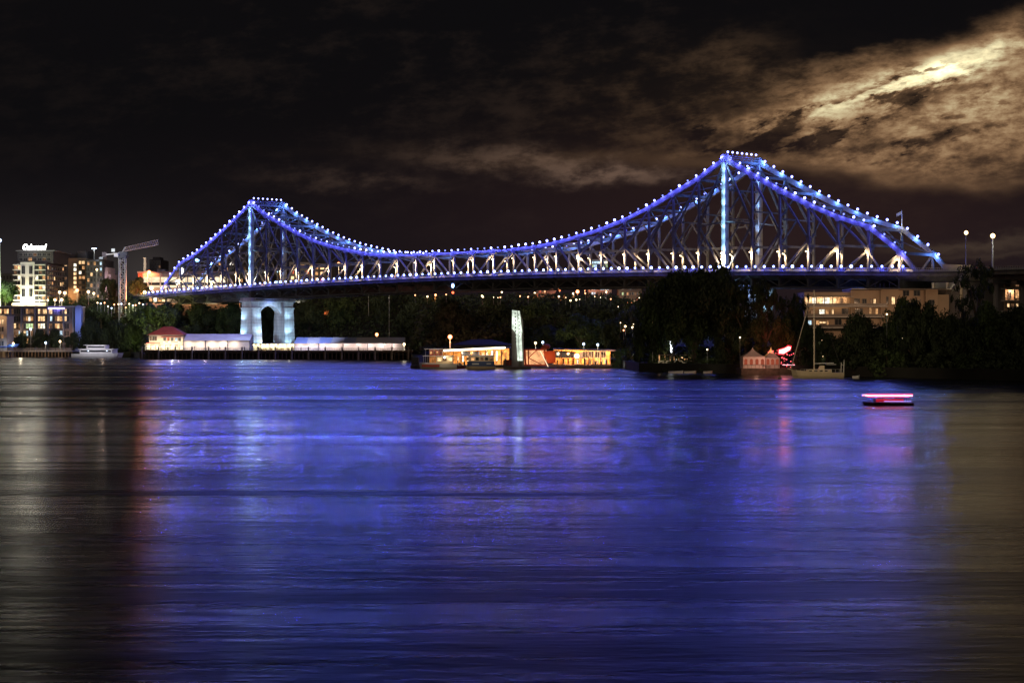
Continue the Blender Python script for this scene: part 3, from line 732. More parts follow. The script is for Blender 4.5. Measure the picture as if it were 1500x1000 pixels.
# sign lettering
cu = bpy.data.curves.new('sign_text', 'FONT'); cu.body = 'Oakwood'; cu.size = 6.2; cu.extrude = .25; cu.shear = .35; cu.offset = .16; cu.align_x = 'CENTER'
to = bpy.data.objects.new('sign_text_tmp', cu); COL.objects.link(to)
dg = bpy.context.evaluated_depsgraph_get(); me = bpy.data.meshes.new_from_object(to.evaluated_get(dg)); bpy.data.objects.remove(to)
me.materials.clear(); me.materials.append(emat('sign_white', (1.0, .97, .90), 7)); me.transform(Matrix.Rotation(math.radians(90), 4, 'X'))
for v in me.vertices: v.co.x *= 0.52
xs = [v.co.x for v in me.vertices]; kx = (X(66, Z)-X(31, Z))/(max(xs)-min(xs)); zs = [v.co.z for v in me.vertices]; kz = (H(361, Z)-H(369.5, Z))/(max(zs)-min(zs))
for v in me.vertices: v.co.x *= kx; v.co.z = (v.co.z-min(zs))*kz
s_ = bpy.data.objects.new('roof_sign', me); COL.objects.link(s_); s_.parent = r; s_.location = Vector(((X(31, Z)+X(66, Z))/2, Z+1.6, zt2+.1))-r.location
s_['label'] = 'glowing white cursive letters'
m = MB()
for px in (33, 42, 51, 60, 64): m.tube((X(px, Z), Z+2.2, zt2-.3), (X(px, Z), Z+2.0, zt2+2.5), .12)
m.build('sign_support', stem, r)
for px in (24, 34, 41, 50, 60): lamp_or_wash_light((X(px, Z), Z-9, H(447, Z)), (1, .93, .66), 5200, .5, 120, (X(px, Z), Z+6, H(405, Z)))
lamp_or_wash_light((X(48, Z), Z-3, zt2+3), (1, .95, .85), 1500, .5)
river(48, 366, Z-4, (1.0, .93, .78), RX_E*6)
river(14, 366, Z-4, (1.0, .93, .80), RX_E*4)
river(30, 500, 870, (1.0, .85, .6), RX_E*1.6)
# ---- dark tower block right of it
Z = 985
r, x0, x1, g_, zt = bld('apartment_tower', 'dark brown apartment tower with a lit stair column right of the hotel', 'apartment block', 88, 126, 378, 440, Z, 30, BRW)
m = MB(); m.box(X(88, Z), X(116, Z), Z+3, Z+28, zt, H(370.5, Z)); m.box(X(113, Z), X(125.5, Z), Z+1, Z+20, zt+.01, H(367.5, Z)); m.build('plant_room', DKW, r)
wgrid(r, X(107.6, Z), X(112.6, Z), Z-.06, H(430, Z), H(385, Z), ['o', 'o', 'b', 'b', 'b', 'b', 'b'], wk=.8, hk=.66, nm='stair_window')
m = MB(); m.box(X(90, Z), X(100, Z), Z-1.2, Z-.003, g_, H(382, Z)); m.build('dark_bay', DKW, r)
wgrid(r, X(90.3, Z), X(99.5, Z), Z-1.26, H(432, Z), H(384, Z), ['.b', 'w.', '..', '.d', 'w.', '..', '.w'], wk=.7)
wgrid(r, X(115, Z), X(125, Z), Z-.06, H(432, Z), H(381, Z), ['bb', '.w', 'o.', 'ww', 'd.', 'd.', '..'], wk=.7)
r, x0, x1, g_, zt = bld('apartment_block', 'dark balconied apartment block with pink lit end wall, left of the crane', 'apartment block', 126, 151, 380, 440, 975, 26, DKW)
Z = 975
rgh = random.Random(12)
wgrid(r, x0+.5, x1-.3, Z-.06, H(438, Z), H(382, Z), ['w.w.c', '....c', '.b..d', 'w....', '.w.d.', 'd....', '...w.'], wk=.6, hk=.6)
slabs(r, x0, x1, Z, H(438, Z), H(382, Z), 7, GREYW, 1.3, .22, rail=False)
m = MB(); m.box(X(146, Z), X(151.5, Z), Z-1, Z+10, zt, H(376.5, Z)); m.build('penthouse', GREYW, r)
m = MB(); m.box(x1+.003, X(155.5, Z), Z+4, Z+22, g_-3, H(391, Z)); m.box(X(155.5, Z)+.003, X(158.8, Z), Z+6, Z+22, g_-3, H(401, Z)); m.build('end_wall', mat('pink_render', (.65, .5, .52), .8), r)
lamp_or_wash_light((X(157, Z), Z-6, H(420, Z)), (1, .8, .85), 2600, .4); lamp_or_wash_light((X(148, Z), Z-3, H(374, Z)), (.7, .85, 1), 700, .3)
lamp_or_wash_light((X(104, 985), 980, H(433, 985)), (1, .55, .25), 2200, .5)
r, *_ = bld('far_office_block', 'dull grey far block standing behind the left edge trees', 'office block', -12, 19, 400, 440, 1150, 30, GREYW)
wgrid(r, X(-10, 1150), X(18, 1150), 1149.94, H(438, 1150), H(402, 1150), ['......', '......', '.d....', '......'], wk=.6)
# ---- curving riverside apartments
Z = 893; za, zb_ = H(507, Z), H(449.5, Z)
xA, xB = X(-6, Z), X(119, Z)
r = thing('riverside_apartments', 'long low riverside apartment row ending in a rounded blue wall', 'apartment block', ((xA+xB)/2, Z+8, ground((xA+xB)/2, Z)))
g_ = r.location.z
m = MB(); m.box(xA, xB-2, Z, Z+16, g_-4, zb_); m.build('wall', mat('taupe_render', (.26, .19, .17), .85, var=.2, vscale=.3), r)
m = MB(); m.slab([(xA-1, Z-2.2), (X(10, Z), Z-2.0), (X(40, Z), Z-1.5), (X(80, Z), Z-1.8), (xB-2, Z-2.2), (xB-2, Z+17), (xA-1, Z+17)], zb_, zb_+.5); m.build('roof', mat('roof_edge', (.45, .43, .45), .7), r)
m = MB(); cxr = X(117.5, Z); R_ = X(122, Z)-cxr; zc = zb_-R_+.8
pts = [(cxr-R_, g_-2), (cxr+R_, g_-2)]+[(cxr+R_*math.cos(a1), zc+R_*1.0*math.sin(a1)) for a1 in [math.pi*k/10 for k in range(11)]]
m.prism(pts, Z-4, Z-.5); m.build('end_wall', BLM, r, label='rounded blue end wall')
rows = ['dbdwbwd.....wddd.bdbbbb....wb.', 'wdwbw.w....dwowd.bbb.dc.dbwwb.', 'd.dbw.bb.dd.gggw.boo.wd.wbdw..', '.......ddc.bc.d.dc.d.d....cc..', '..d......c..w.......b.....wb..']
wgrid(r, xA+.5, xB-6, Z-.06, za+1, zb_-.4, rows, wk=.78, hk=.66)
slabs(r, xA, xB-5.5, Z, za+1, zb_-.4, 5, GREYW, 1.7, .22, skip_top=True, rail=False)
for px in (16, 32, 52, 71, 94, 108):
    m = MB(); m.box(X(px, Z)-.35, X(px, Z)+.35, Z-1.9, Z-.003, g_-2, zb_-.004); m.build('pillar', GREYW, r)
m = MB(); m.box(X(72, Z), X(96, Z), Z-2.0, Z-1.75, H(452, Z)-.25, H(450.6, Z)); m.build('blue_light_strip', emat('blue_strip', (.35, .30, 1.0), 5), r)
lamp_or_wash_light((X(84, Z), Z-1.2, H(453.5, Z)), (.25, .2, 1), 500, .3); lamp_or_wash_light((X(119, Z), Z-12, H(470, Z)), (.35, .5, 1), 1800, .5)
for px in (10, 30, 60, 100): lamp_or_wash_light((X(px, Z), Z-7, H(490, Z)), (1, .6, .35), 900, .4)
r, *_ = bld('corner_house', 'small pale house at the left edge with a lit porch', 'house', -8, 10, 463, 512, 872, 12, CRW)
wgrid(r, X(-7, 872), X(6, 872), 871.94, H(508, 872), H(466, 872), ['.bb', '...', 'wdw', '...'], wk=.6)
m = MB(); m.box(X(-9, 872), X(11, 872), 870, 885, H(463, 872)+.003, H(462, 872)+.2); m.build('roof', ROOF, r); lamp_or_wash_light((X(3, 872), 868, H(466, 872)), (1, .6, .3), 600, .3)
# ---- promenade on piles with blue canopy
Z = 868; zd = H(513.5, Z)
r = thing('promenade', 'riverside walkway on timber piles with a thin railing, lower left', 'walkway', (X(50, Z), Z+3, 0))
m = MB(); m.box(X(-20, Z), X(106, Z), Z, Z+9, zd-.5, zd); m.build('deck', mat('promenade_deck', (.30, .28, .30), .8, var=.1), r)
for k in range(26):
    x = X(-18+k*4.9, Z); m = MB(); m.tube((x, Z+1.2, -2), (x, Z+1.2, zd-.5), .3, .3, 7); m.build('pile', mat('timber_pile', (.14, .09, .06), .9, var=.3, vscale=1), r)
m = MB(); m.box(X(-20, Z), X(106, Z), Z+.1, Z+.2, zd+1.1, zd+1.2)
for k in range(64): x = X(-19+k*1.95, Z); m.box(x-.05, x+.05, Z+.1, Z+.2, zd, zd+1.1)
m.build('railing', mat('railing_light', (.5, .5, .5), .5), r)
for px in (8, 45, 66, 88): lamp_or_wash_light((X(px, Z), Z-4, 1.4), (1, .72, .4), 420, .3)
m = MB(); Zc = 873; xa, xb = X(-6, Zc), X(26, Zc); m.add([(xa, Zc-2, H(508, Zc)), (xb, Zc-2, H(508, Zc)), (xb, Zc+3, H(503.5, Zc)), (xa, Zc+3, H(503.5, Zc)), (xa, Zc-2, H(508, Zc)-.1), (xb, Zc-2, H(508, Zc)-.1), (xb, Zc+3, H(503.5, Zc)-.1), (xa, Zc+3, H(503.5, Zc)-.1)], [(0, 1, 2, 3), (7, 6, 5, 4), (0, 4, 5, 1), (1, 5, 6, 2), (2, 6, 7, 3), (3, 7, 4, 0)])
r = thing('canopy', 'blue fabric canopy over the walkway at the left edge', 'canopy', (X(10, Zc), Zc, zd)); m.build('canopy_cloth', mat('blue_fabric', (.08, .22, .75), .8), r)
m = MB()
for px in (-4, 6, 15, 24): m.tube((X(px, Zc), Zc-1.8, zd), (X(px, Zc), Zc-1.8, H(508, Zc)-.1), .08)
m.build('post', stem, r); lamp_or_wash_light((X(10, Zc), Zc-5, H(505, Zc)), (.4, .6, 1), 350, .3)
# ---- street lamps around the left bank
def sl(px, py, Z, headm, col, e, label, hr=.55, hgt=5.0, zb=None, name='street_lamp'):
    x = X(px, Z); g0 = ground(x, Z); zt = H(py, Z); zb = g0 if zb is None else zb
    return mast(name, label, px, py, Z, .12, headm, col, e, zb=min(zb, zt-1), hr=hr)
sl(19.5, 504, 874, GW, WW, 500, 'round street lamp on the walkway under the curving apartments')
sl(67, 503, 874, GC, WW, 400, 'thin street lamp near the middle of the walkway trees')
sl(88, 501, 874, GW, WW, 500, 'bright street lamp at the right end of the walkway')
sl(45, 483, 885, GC, WW, 500, 'white lamp in front of the ground floor of the long apartments')
for px, py, lab in ((80.5, 441, 'left one of the pair of bright lamps at the foot of the hotel'), (90.5, 440.5, 'right one of the pair of bright lamps at the foot of the hotel'), (87.5, 429.5, 'lamp above the palm crowns beside the hotel flank'), (95, 430.5, 'small lamp behind the palms between hotel and brown tower')):
    sl(px, py, 938, GW, WW, 800, lab, .8)
for px in (33, 50, 58, 70): sl(px, 440.5, 944, GW, WW, 700, {33: 'doorway lamp under the left tall windows of the hotel', 50: 'doorway lamp right of the tall windows of the hotel', 58: 'doorway lamp below the hotel balconies', 70: 'lamp at the right foot of the hotel'}[px], .5)
sl(113, 427, 962, GO, WL, 1800, 'orange lamp at the foot of the brown tower stair column', 1.0)
sl(129.5, 429, 935, GW, WW, 800, 'left one of two warm street lamps left of the crane mast', .8); sl(137.5, 431, 940, GW, WW, 600, 'right one of two warm street lamps left of the crane mast', .65)
sl(142, 396, 962, GW, WW, 600, 'wall lamp high in front of the dark balconied block', .6)
o = mast('roof_mast', 'white twin headed mast rising behind the dark balconied block', 138, 364.5, 985, .28, GC, (.9, .95, 1), 300, twin=True, cat='light mast', zb=H(382, 985)+.3)
# ---- tower crane
Z = 915; cx = X(179.5, Z); zb_ = ground(cx, Z); zt = H(378, Z)
r = thing('tower_crane', 'grey lattice tower crane with a raised jib above the dark trees', 'crane', (cx, Z, zb_))
CR = mat('crane_steel', (.55, .55, .56), .5); hwid = 1.55
m = MB()
for sx in (-1, 1):
    for sy in (-1, 1): m.beam((cx+sx*hwid, Z+sy*hwid, zb_), (cx+sx*hwid, Z+sy*hwid, zt), .32, .32)
z = zb_; k = 0
while z < zt-1:
    z2 = min(z+2.6, zt)
    for sy in (-1, 1):
        m.beam((cx-hwid, Z+sy*hwid, z), (cx+hwid, Z+sy*hwid, z), .16, .16)
        m.beam((cx-hwid if k % 2 else cx+hwid, Z+sy*hwid, z), (cx+hwid if k % 2 else cx-hwid, Z+sy*hwid, z2), .15, .15)
        m.beam((cx+sy*hwid, Z-hwid if k % 2 else Z+hwid, z), (cx+sy*hwid, Z+hwid if k % 2 else Z-hwid, z2), .15, .15)
    z = z2; k += 1
m.build('mast', CR, r)
m = MB(); m.box(cx-2.0, cx+2.0, Z-2, Z+2, zt, zt+1.2); m.box(cx-1.6, cx+2.4, Z-1.5, Z+1.5, zt+1.2, H(369, Z)); m.build('slewing_platform', mat('crane_dark', (.12, .13, .16), .6), r)
m = MB(); m.box(cx-3.8, cx-1.7, Z-2.6, Z-.4, H(376.5, Z), H(371.5, Z)); m.build('cab', mat('cab_paint', (.7, .72, .74), .5), r)
m = MB(); ca, cb = Vector((cx-1.5, Z, H(371, Z))), Vector((X(151, Z), Z, H(373.5, Z)))
for sy in (-1.2, 1.2): m.beam(ca+Vector((0, sy, 0)), cb+Vector((0, sy, 0)), .35, .5)
for q_ in range(8): p_ = ca.lerp(cb, q_/8); p2 = ca.lerp(cb, (q_+1)/8); m.beam(p_+Vector((0, -1.2, 0)), p2+Vector((0, 1.2, 0)), .15, .15)
m.build('counter_jib', CR, r)
m = MB(); m.box(X(150.5, Z), X(156, Z), Z-1.4, Z+1.4, H(376.5, Z), H(369.5, Z)); m.build('counterweight', mat('counterweight', (.16, .14, .15), .9), r)
m = MB(); m.box(X(164.5, Z), X(169.5, Z), Z-2.0, Z-1.8, H(369, Z), H(364.5, Z)); m.build('name_board', emat('board_white', (.9, .95, 1), .9), r)
m = MB(); j0, j1 = Vector((cx+1.2, Z, H(368, Z))), Vector((X(232, Z), Z, H(352.5, Z))); q0, q1 = Vector((cx+1.2, Z, H(362.5, Z))), j1+Vector((0, 0, .5))
j1 = Vector((X(232, Z), Z, H(358.5, Z)))
for sy in (-1, 1): m.beam(j0+Vector((0, sy, 0)), j1+Vector((0, sy, 0)), .3, .3)
m.beam(q0, q1, .32, .32)
for q_ in range(18):
    a1, a2 = j0.lerp(j1, q_/18), j0.lerp(j1, (q_+1)/18); b1 = q0.lerp(q1, (q_+.5)/18)
    for sy in (-1, 1): m.beam(a1+Vector((0, sy, 0)), b1, .13, .13); m.beam(b1, a2+Vector((0, sy, 0)), .13, .13)
m.build('jib', mat('jib_steel', (.5, .38, .36), .5), r)
m = MB(); m.beam((cx, Z, H(369, Z)), (cx+1.5, Z, H(362, Z)), .5, .5); m.build('apex', CR, r)
for zz in (-2, 14, 30, 44): lamp_or_wash_light((cx-9, Z-16, 35+zz), (.95, .92, 1.0), 1200, .5)
lamp_or_wash_light((cx+18, Z-22, 52), (1, .75, .7), 1800, .5); lamp_or_wash_light((cx-6, Z-7, H(366, Z)), (1, .95, .9), 900, .4)
# ---- lit office by the bridge head
Z = 965; zt = H(400, Z)
r, x0, x1, g_, zt = bld('office_building', 'bright white banded office building with a red end behind the bridge head', 'office building', 203, 334, 400, 437, Z, 24, CRW)
for a1, b1, nm in ((406, 413.5, 0), (418, 421, 1)):
    for c in range(10):
        p0 = 210+c*12.4; m = MB(); m.box(X(p0, Z), X(p0+11.6, Z), Z-.12, Z-.02, H(b1, Z), H(a1, Z)); m.build('lit_window_band', emat('office_light', (1.0, .80, .52), 1.25, .25, .25), r)
for c in range(10):
    p0 = 210+c*12.4; m = MB(); m.box(X(p0, Z), X(p0+11.6, Z), Z-.12, Z-.02, H(417.5, Z), H(414, Z)); m.build('dark_window_band', GLASS, r)
m = MB(); m.box(X(202, Z), X(209, Z), Z-.6, Z-.003, g_-3, zt); m.build('end_panel', REDM, r)
m = MB(); m.box(x0-.5, x1+.5, Z-1.2, Z+24, zt, zt+.9); m.build('roof', mat('brown_roof', (.33, .22, .2), .8), r)
for px in (217, 235.5, 261, 275, 300):
    m = MB(); m.box(X(px, Z)-.3, X(px, Z)+.3, Z-1.1, Z-.5, g_-3, H(398, Z)); m.build('mullion', WHW, r)
m = MB(); m.box(X(228, Z), X(240, Z), Z+4, Z+14, zt+.9, H(394, Z)); m.box(X(213, Z), X(224, Z), Z+8, Z+18, zt+.9, H(397, Z)); m.build('roof_plant', GREYW, r)
lamp_or_wash_light((X(219, Z), Z-3, H(401, Z)), (1, .3, .12), 3000, .5); lamp_or_wash_light((X(206, Z), Z-8, H(410, Z)), (1, .5, .25), 3500, .5)
for px in (230, 255, 280, 310): lamp_or_wash_light((X(px, Z), Z-7, H(425, Z)), (1, .75, .5), 700, .5)
sl(218.5, 401, 958, GO, (1, .3, .1), 0, 'red glowing lamp above the roof edge of the office building', 1.1)
r, *_ = bld('chimney_stack', 'slim pale chimney column rising above the office building', 'chimney', 210.3, 214, 378, 400, 975, 3, CRW, zb=30); m = MB(); m.box(X(209.8, 975), X(214.6, 975), 974.5, 978.5, H(378.2, 975), H(377.2, 975)); m.build('cap', CRW, r)
lamp_or_wash_light((X(205, 975), 966, H(385, 975)), (1, .85, .7), 2500, .4)
r, x0_, x1_, g__, zt_ = bld('dark_tower', 'unlit dark block rising behind the chimney column', 'office block', 219, 236, 380, 400, 1080, 24, DKW)
m = MB(); m.box(X(222, 1080), X(232, 1080), 1084, 1096, zt_, H(376, 1080)); m.build('lift_overrun', DKW, r); wgrid(r, x0_, x1_, 1079.94, H(400, 1080), H(381, 1080), ['....', '...d', '....'], wk=.5)
# white lamp tower in the truss at left, bright lamp on the bridge head
sl(222, 424, 905, GW, WW, 3000, 'bright white lamp by the left end of the bridge deck', 1.0); sl(212, 430, 900, GW, WW, 1500, 'warm lamp beside the red lit tree at the bridge head', .9)
m = MB(); bx = X(265.5, 905); m.box(X(262.5, 905), X(268.5, 905), 905, 906, H(404, 905), H(392, 905)); bb = m
r = thing('lit_billboard', 'small white glowing billboard behind the left end of the truss', 'billboard', (bx, 905, ground(bx, 905))); bb.build('panel', emat('billboard_white', (1, .97, .9), 2.4, .25, .5), r)
m = MB(); m.tube((bx, 905.5, ground(bx, 905)), (bx, 905.5, H(404, 905)), .3); m.build('post', stem, r)
r = thing('floodlight_fitting', 'cyan white floodlight hanging high inside the left truss', 'floodlight', (X(289, 885), 885, H(376, 885)))
m = MB(); fx, fz = X(289, 885), H(381, 885); m.tube((fx, 885, fz+.6), (fx, 885, H(372, 885)), .12); m.mi = 1; m.ball((fx, 885, fz), 1.1, 10, 6, .7); m.build('lamp', [stem, emat('cyan_lamp', (.6, .95, 1), 6, edge=(.1, .5, .9))], r, smooth=True); lamp_or_wash_light((fx, 882, fz-1.2), (.5, .9, 1), 2500, .4)
sl(261, 416, 885, emat('flare', (1, .93, .75), 8), WW, 2600, 'very bright lamp low behind the left end of the truss', 1.3)
# ---- terrace road with lit stalls under the bridge head
Z = 880
r = thing('terrace_wall', 'brown retaining wall and lit terrace below the left end of the bridge', 'retaining wall', (X(280, Z), Z, ground(X(280, Z), Z)))
m = MB(); m.box(X(214, Z), X(352, Z), Z, Z+1.2, 20, H(444, Z)); m.build('wall', mat('terrace_brick', (.35, .20, .13), .9, var=.3, vscale=.6), r)
m = MB(); m.box(X(214, Z), X(352, Z), Z+1.2, Z+14, H(446, Z), H(445, Z)); m.build('terrace_floor', CRW, r)
rgh = random.Random(9)
for c in range(22):
    p0 = 216+c*6.1; k = rgh.choice('bwodgrbw'); w_ = rgh.uniform(2.5, 5); h0 = rgh.uniform(434, 437)
    m = MB(); m.box(X(p0, Z), X(p0+w_, Z), Z+4.5, Z+4.9, H(441.5, Z), H(h0+1, Z)); m.mi = 1; m.box(X(p0-.4, Z), X(p0+w_+.5, Z), Z+3.5, Z+7, H(h0, Z), H(h0-.7, Z)); m.build('lit_bay', [LIT[k], CRW], r)
for px in range(222, 350, 14): lamp_or_wash_light((X(px, Z), Z-1.5, H(438.5, Z)), (1, .70, .42), 650, .3)
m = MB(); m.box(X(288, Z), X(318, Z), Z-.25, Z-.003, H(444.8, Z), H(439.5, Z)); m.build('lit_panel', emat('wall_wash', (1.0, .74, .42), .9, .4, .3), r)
# pale lit canopy right of the pier cap
r = thing('viaduct_canopy', 'white glowing canopy roof right behind the arched pier', 'canopy', (X(442, 900), 905, 30.5))
m = MB(); m.add([(X(418, 900), 900, H(443.2, 900)), (X(461, 900), 900, H(440.4, 900)), (X(430, 900), 900, H(437.2, 900)), (X(418, 900), 900, H(437.5, 900)), (X(418, 900), 904, H(443.2, 900)), (X(461, 900), 904, H(440.4, 900)), (X(430, 900), 904, H(437.2, 900)), (X(418, 900), 904, H(437.5, 900))], [(0, 1, 2, 3), (7, 6, 5, 4), (0, 4, 5, 1), (1, 5, 6, 2), (2, 6, 7, 3), (3, 7, 4, 0)])
m.build('roof', WHW, r); lamp_or_wash_light((X(436, 900), 893, H(441, 900)), (1, .93, .8), 3800, .4)
m = MB()
for px in (422, 432, 444): m.tube((X(px, 900), 902, 29), (X(px, 900), 902, H(442, 900)), .15)
m.build('post', stem, r)
# ---- town seen through the left truss
rgh = random.Random(21)
specs = [(302, 322, 396, 'plum coloured tower behind the left truss with sparse lights', 'd..w....r'), (318, 344, 372, 'tallest tower with white lit rooms seen through the left truss', '..b..w.o.c'), (346, 362, 388, 'narrow dark tower just left of the tower post', '..w....d.'), (372, 398, 380, 'broad tower with scattered orange rooms right of the tower post', '..w.b..d..'),
         (402, 420, 392, 'grey block with few lights right of the orange lit tower', '...w..c.d'), (424, 455, 384, 'low wide block with many warm rooms under the right slope', '.b.ww.r.b'), (458, 486, 386, 'block of bright balconies at the right foot of the left truss', 'b.wr.b.o'), (276, 300, 405, 'low brick block at the left foot of the truss', '.d.r..w.')]
for p0, p1, yt, lab, keys in specs:
    Z = 1120+rgh.uniform(-40, 60)
    r, x0, x1, g_, zt = bld('city_block', lab, 'apartment block', p0, p1, yt, 425, Z, 20, rgh.choice([GREYW, BRW, CRW, DKW]), zb=28)
    nr = int((zt-30)/3.4); nc = max(3, int((x1-x0)/3.2)); wgrid(r, x0+.4, x1-.4, Z-.06, 30, zt-.8, rnd_rows(nr, nc, keys, rgh), wk=.62, hk=.55)
    m = MB(); m.box(x0+2, x1-3, Z+3, Z+12, zt, zt+2.2); m.build('roof_plant', DKW, r)
    lamp_or_wash_light(((x0+x1)/2, Z-12, 33), (1, .6, .4), 1500, .5)
sl(496, 389, 900, GO, WL, 2500, 'orange lamp shining through the truss where the left arm meets the middle span', 1.0)
r, x0, x1, g_, zt = bld('dark_warehouse', 'low unlit warehouse roofline behind the middle of the span', 'warehouse', 540, 600, 396, 425, 1100, 25, DKW, zb=28); wgrid(r, x0, x1, 1099.94, 29, zt-1, ['..d...w...', '.....d....'], wk=.5)
m = MB(); m.prism([(x0, zt), (x1, zt), ((x0+x1)/2, zt+4)], 1100, 1125); m.build('roof', DKW, r)
r, x0, x1, g_, zt = bld('glowing_pavilion', 'green white lit pavilion seen through the truss left of the right tower', 'pavilion', 863, 891, 381.5, 425, 900, 14, DKW, zb=26)
wgrid(r, x0+.3, x1-.3, 899.94, H(392, 900), H(382, 900), ['cccco', 'gc.gg'], wk=.85, hk=.75)
m = MB(); m.box(x0-.4, x1+.4, 899, 915, zt, zt+.5); m.build('roof', WHW, r)
# ---- clifftop street under the middle span
r, x0, x1, g_, zt = bld('clifftop_house', 'red lit flat roofed house on the cliff under the span', 'house', 786, 800, 423, 437, 850, 12, BRW); wgrid(r, x0, x1, 849.94, H(435, 850), zt-.5, ['.r.b', 'r...'], wk=.5)
m = MB(); m.box(x0-.5, x1+.5, 849, 863, zt, zt+.4); m.build('roof', ROOF, r)
r, x0, x1, g_, zt = bld('clifftop_shed', 'low shed right of the flat roofed clifftop house', 'shed', 801, 814, 426, 437, 855, 10, GREYW); m = MB(); m.prism([(x0-.4, zt), (x1+.4, zt), ((x0+x1)/2, zt+1.6)], 854.5, 865.5); m.build('roof', ROOF, r)
wgrid(r, x0, x1, 854.94, g_+.5, zt-.3, ['d.d.'], wk=.5)
rgh = random.Random(4)
r, x0, x1, g_, zt = bld('clifftop_offices', 'clifftop office block with green white lit floors under the span', 'office block', 862, 896, 418, 446, 845, 14, GREYW); wgrid(r, x0+.3, x1-.3, 844.94, zt-9.2, zt-.5, ['.oc..ccoc.', '.cc.......', '......gog.', 'r.d.......'], wk=.7, hk=.55)
m = MB(); m.box(x0-.4, x1+.4, 844.4, 859.6, zt, zt+.5); m.build('roof', ROOF, r)
r, x0, x1, g_, zt = bld('clifftop_apartments', 'narrow clifftop apartments with a lit stairwell beside the big dark trees', 'apartment block', 906, 940, 416, 452, 840, 14, BRW); wgrid(r, x0+.3, x1-.3, 839.94, zt-11.5, zt-.5, ['.o..c..d.', '.g.w..d..', '.o.....r.', 'co..w..w.'], wk=.55, hk=.5)
slabs(r, x0, x1, 840, zt-11.5, zt-.5, 4, GREYW, 1, .2, rail=False)
for px, py, h_, lab in ((820, 425, 1, 'tallest orange street lamp on the clifftop road'), (856.5, 423.5, 1, 'orange street lamp just left of the clifftop offices'), (846, 429, 1, 'orange street lamp between the two tall clifftop lamps'), (840, 431.5, 0, 'weak yellow lamp beside the clifftop road'), (783, 431, 0, 'pale lamp left of the red lit clifftop house')):
    sl(px, py, 836, GO if h_ else GW, (1, .28, .10), 5500 if h_ else 1200, lab, .85 if h_ else .6)
for px, py, lab in ((911.5, 440.8, 'upper white lamp below the clifftop apartments'), (915, 445.5, 'lower white lamp below the clifftop apartments'), (936, 438.5, 'small lamp beside the dark tree under the right arm')): sl(px, py, 828, GW, (1, .6, .35), 900, lab, .6)
m = MB(); m.slab([(X(788, 838), 838), (X(880, 838), 838), (X(884, 846), 846), (X(786, 846), 846)], ground(X(830, 838), 838)+.2, ground(X(830, 838), 838)+.35); tag(m.build('clifftop_road', mat('asphalt', (.06, .06, .06), .9)), kind='structure')
r = thing('safety_fence', 'long low white fence along the clifftop road edge', 'fence', (X(835, 835), 835, ground(X(835, 835), 835))); m = MB(); gz = r.location.z; m.box(X(792, 835), X(882, 835), 835, 835.12, gz+.4, gz+1.3)
for k in range(28): x = X(792+k*3.3, 835); m.box(x-.07, x+.07, 834.9, 835, gz-3, gz+1.35)
m.build('rails', WHW, r)
sl(570, 428, 850, GW, (1, .95, .7), 700, 'lone white lamp on the dark hillside under the span', .75); sl(540, 425, 880, GW, WW, 200, 'faint tiny lamp on the dark hilltop under the span', .3)
sl(638, 433, 840, GO, (1, .3, .1), 700, 'dull red lamp on the dark hilltop left of the navigation light', .5)
r = thing('parked_bus', 'red lit low shape parked on the hilltop right of the arched pier', 'bus', (X(478, 880), 880, ground(X(478, 880), 880))); gz = r.location.z; m = MB(); m.box(X(470, 880), X(487, 880), 880, 882.5, gz+.5, gz+2.6); m.build('body', REDM, r); m = MB()
for k in range(5): m.box(X(471+k*3.2, 880), X(473.4+k*3.2, 880), 879.9, 879.99, gz+1.5, gz+2.3)
m.build('windows', REDW, r).name = 'window_strip'
m = MB()
for k in (473, 484): m.tube((X(k, 880), 879.9, gz+.5), (X(k, 880), 880.4, gz+.5), .5, .5, 10)
m.build('wheel', stem, r); lamp_or_wash_light((X(478, 880), 876, gz+3), (1, .15, .08), 900, .3)
# ================================================================ WHARF
WOODD = mat('wharf_timber', (.12, .09, .07), .9, var=.35, vscale=1.2); TENT = mat('marquee_cloth', (.55, .54, .58), .75, var=.12, vscale=.15); TENTW = mat('marquee_wall', (.72, .66, .60), .8, var=.06)
def wz(px): return 800-(px-205)/400*30            # water's edge of the wharf
def WP(px, py, back=0): z = wz(px)+back; return (X(px, z), z, H(py, z))
Zw = 800
r = thing('wharf', 'long dark timber wharf on piles below the marquees and the arched pier', 'wharf', (X(400, 785), 790, 0))
pxs_ = [205+10*k for k in range(41)]
m = MB(); zd = 4.1
m.slab([(X(p, wz(p)), wz(p)) for p in pxs_]+[(X(p, wz(p)), wz(p)+14) for p in reversed(pxs_)], zd-.7, zd); m.build('deck', WOODD, r)
m = MB(); m.slab([(X(p, wz(p)), wz(p)+14) for p in (205, 605)]+[(X(605, 800), 835), (X(205, 830), 850)], 2, zd-.02); m.build('quay', mat('quay_concrete', (.25, .23, .21), .9, var=.2), r)
for k in range(66):
    px = 206+k*6.1; x, y, _ = WP(px, 0, .7); m = MB(); m.tube((x, y, -2), (x, y, zd-.7), .26, .24, 7); m.build('pile', WOODD, r)
for k in range(17):
    px = 208+k*24.4; x, y, _ = WP(px, 0, -.3); m = MB(); m.tube((x, y, -2), (x, y, zd+1.6), .36, .34, 8); m.build('fender_pile', mat('pale_pile', (.30, .27, .23), .9, var=.3), r)
m = MB()
for a1, b1 in zip(pxs_, pxs_[1:]):
    p, q = Vector(WP(a1, 0, .3)), Vector(WP(b1, 0, .3))
    for h_ in (1.1, .6): m.beam((p.x, p.y, zd+h_), (q.x, q.y, zd+h_), .07, .07)
    for s_ in range(4): c = p.lerp(q, s_/4); m.tube((c.x, c.y, zd), (c.x, c.y, zd+1.1), .04, .04, 4)
m.build('railing', stem, r)
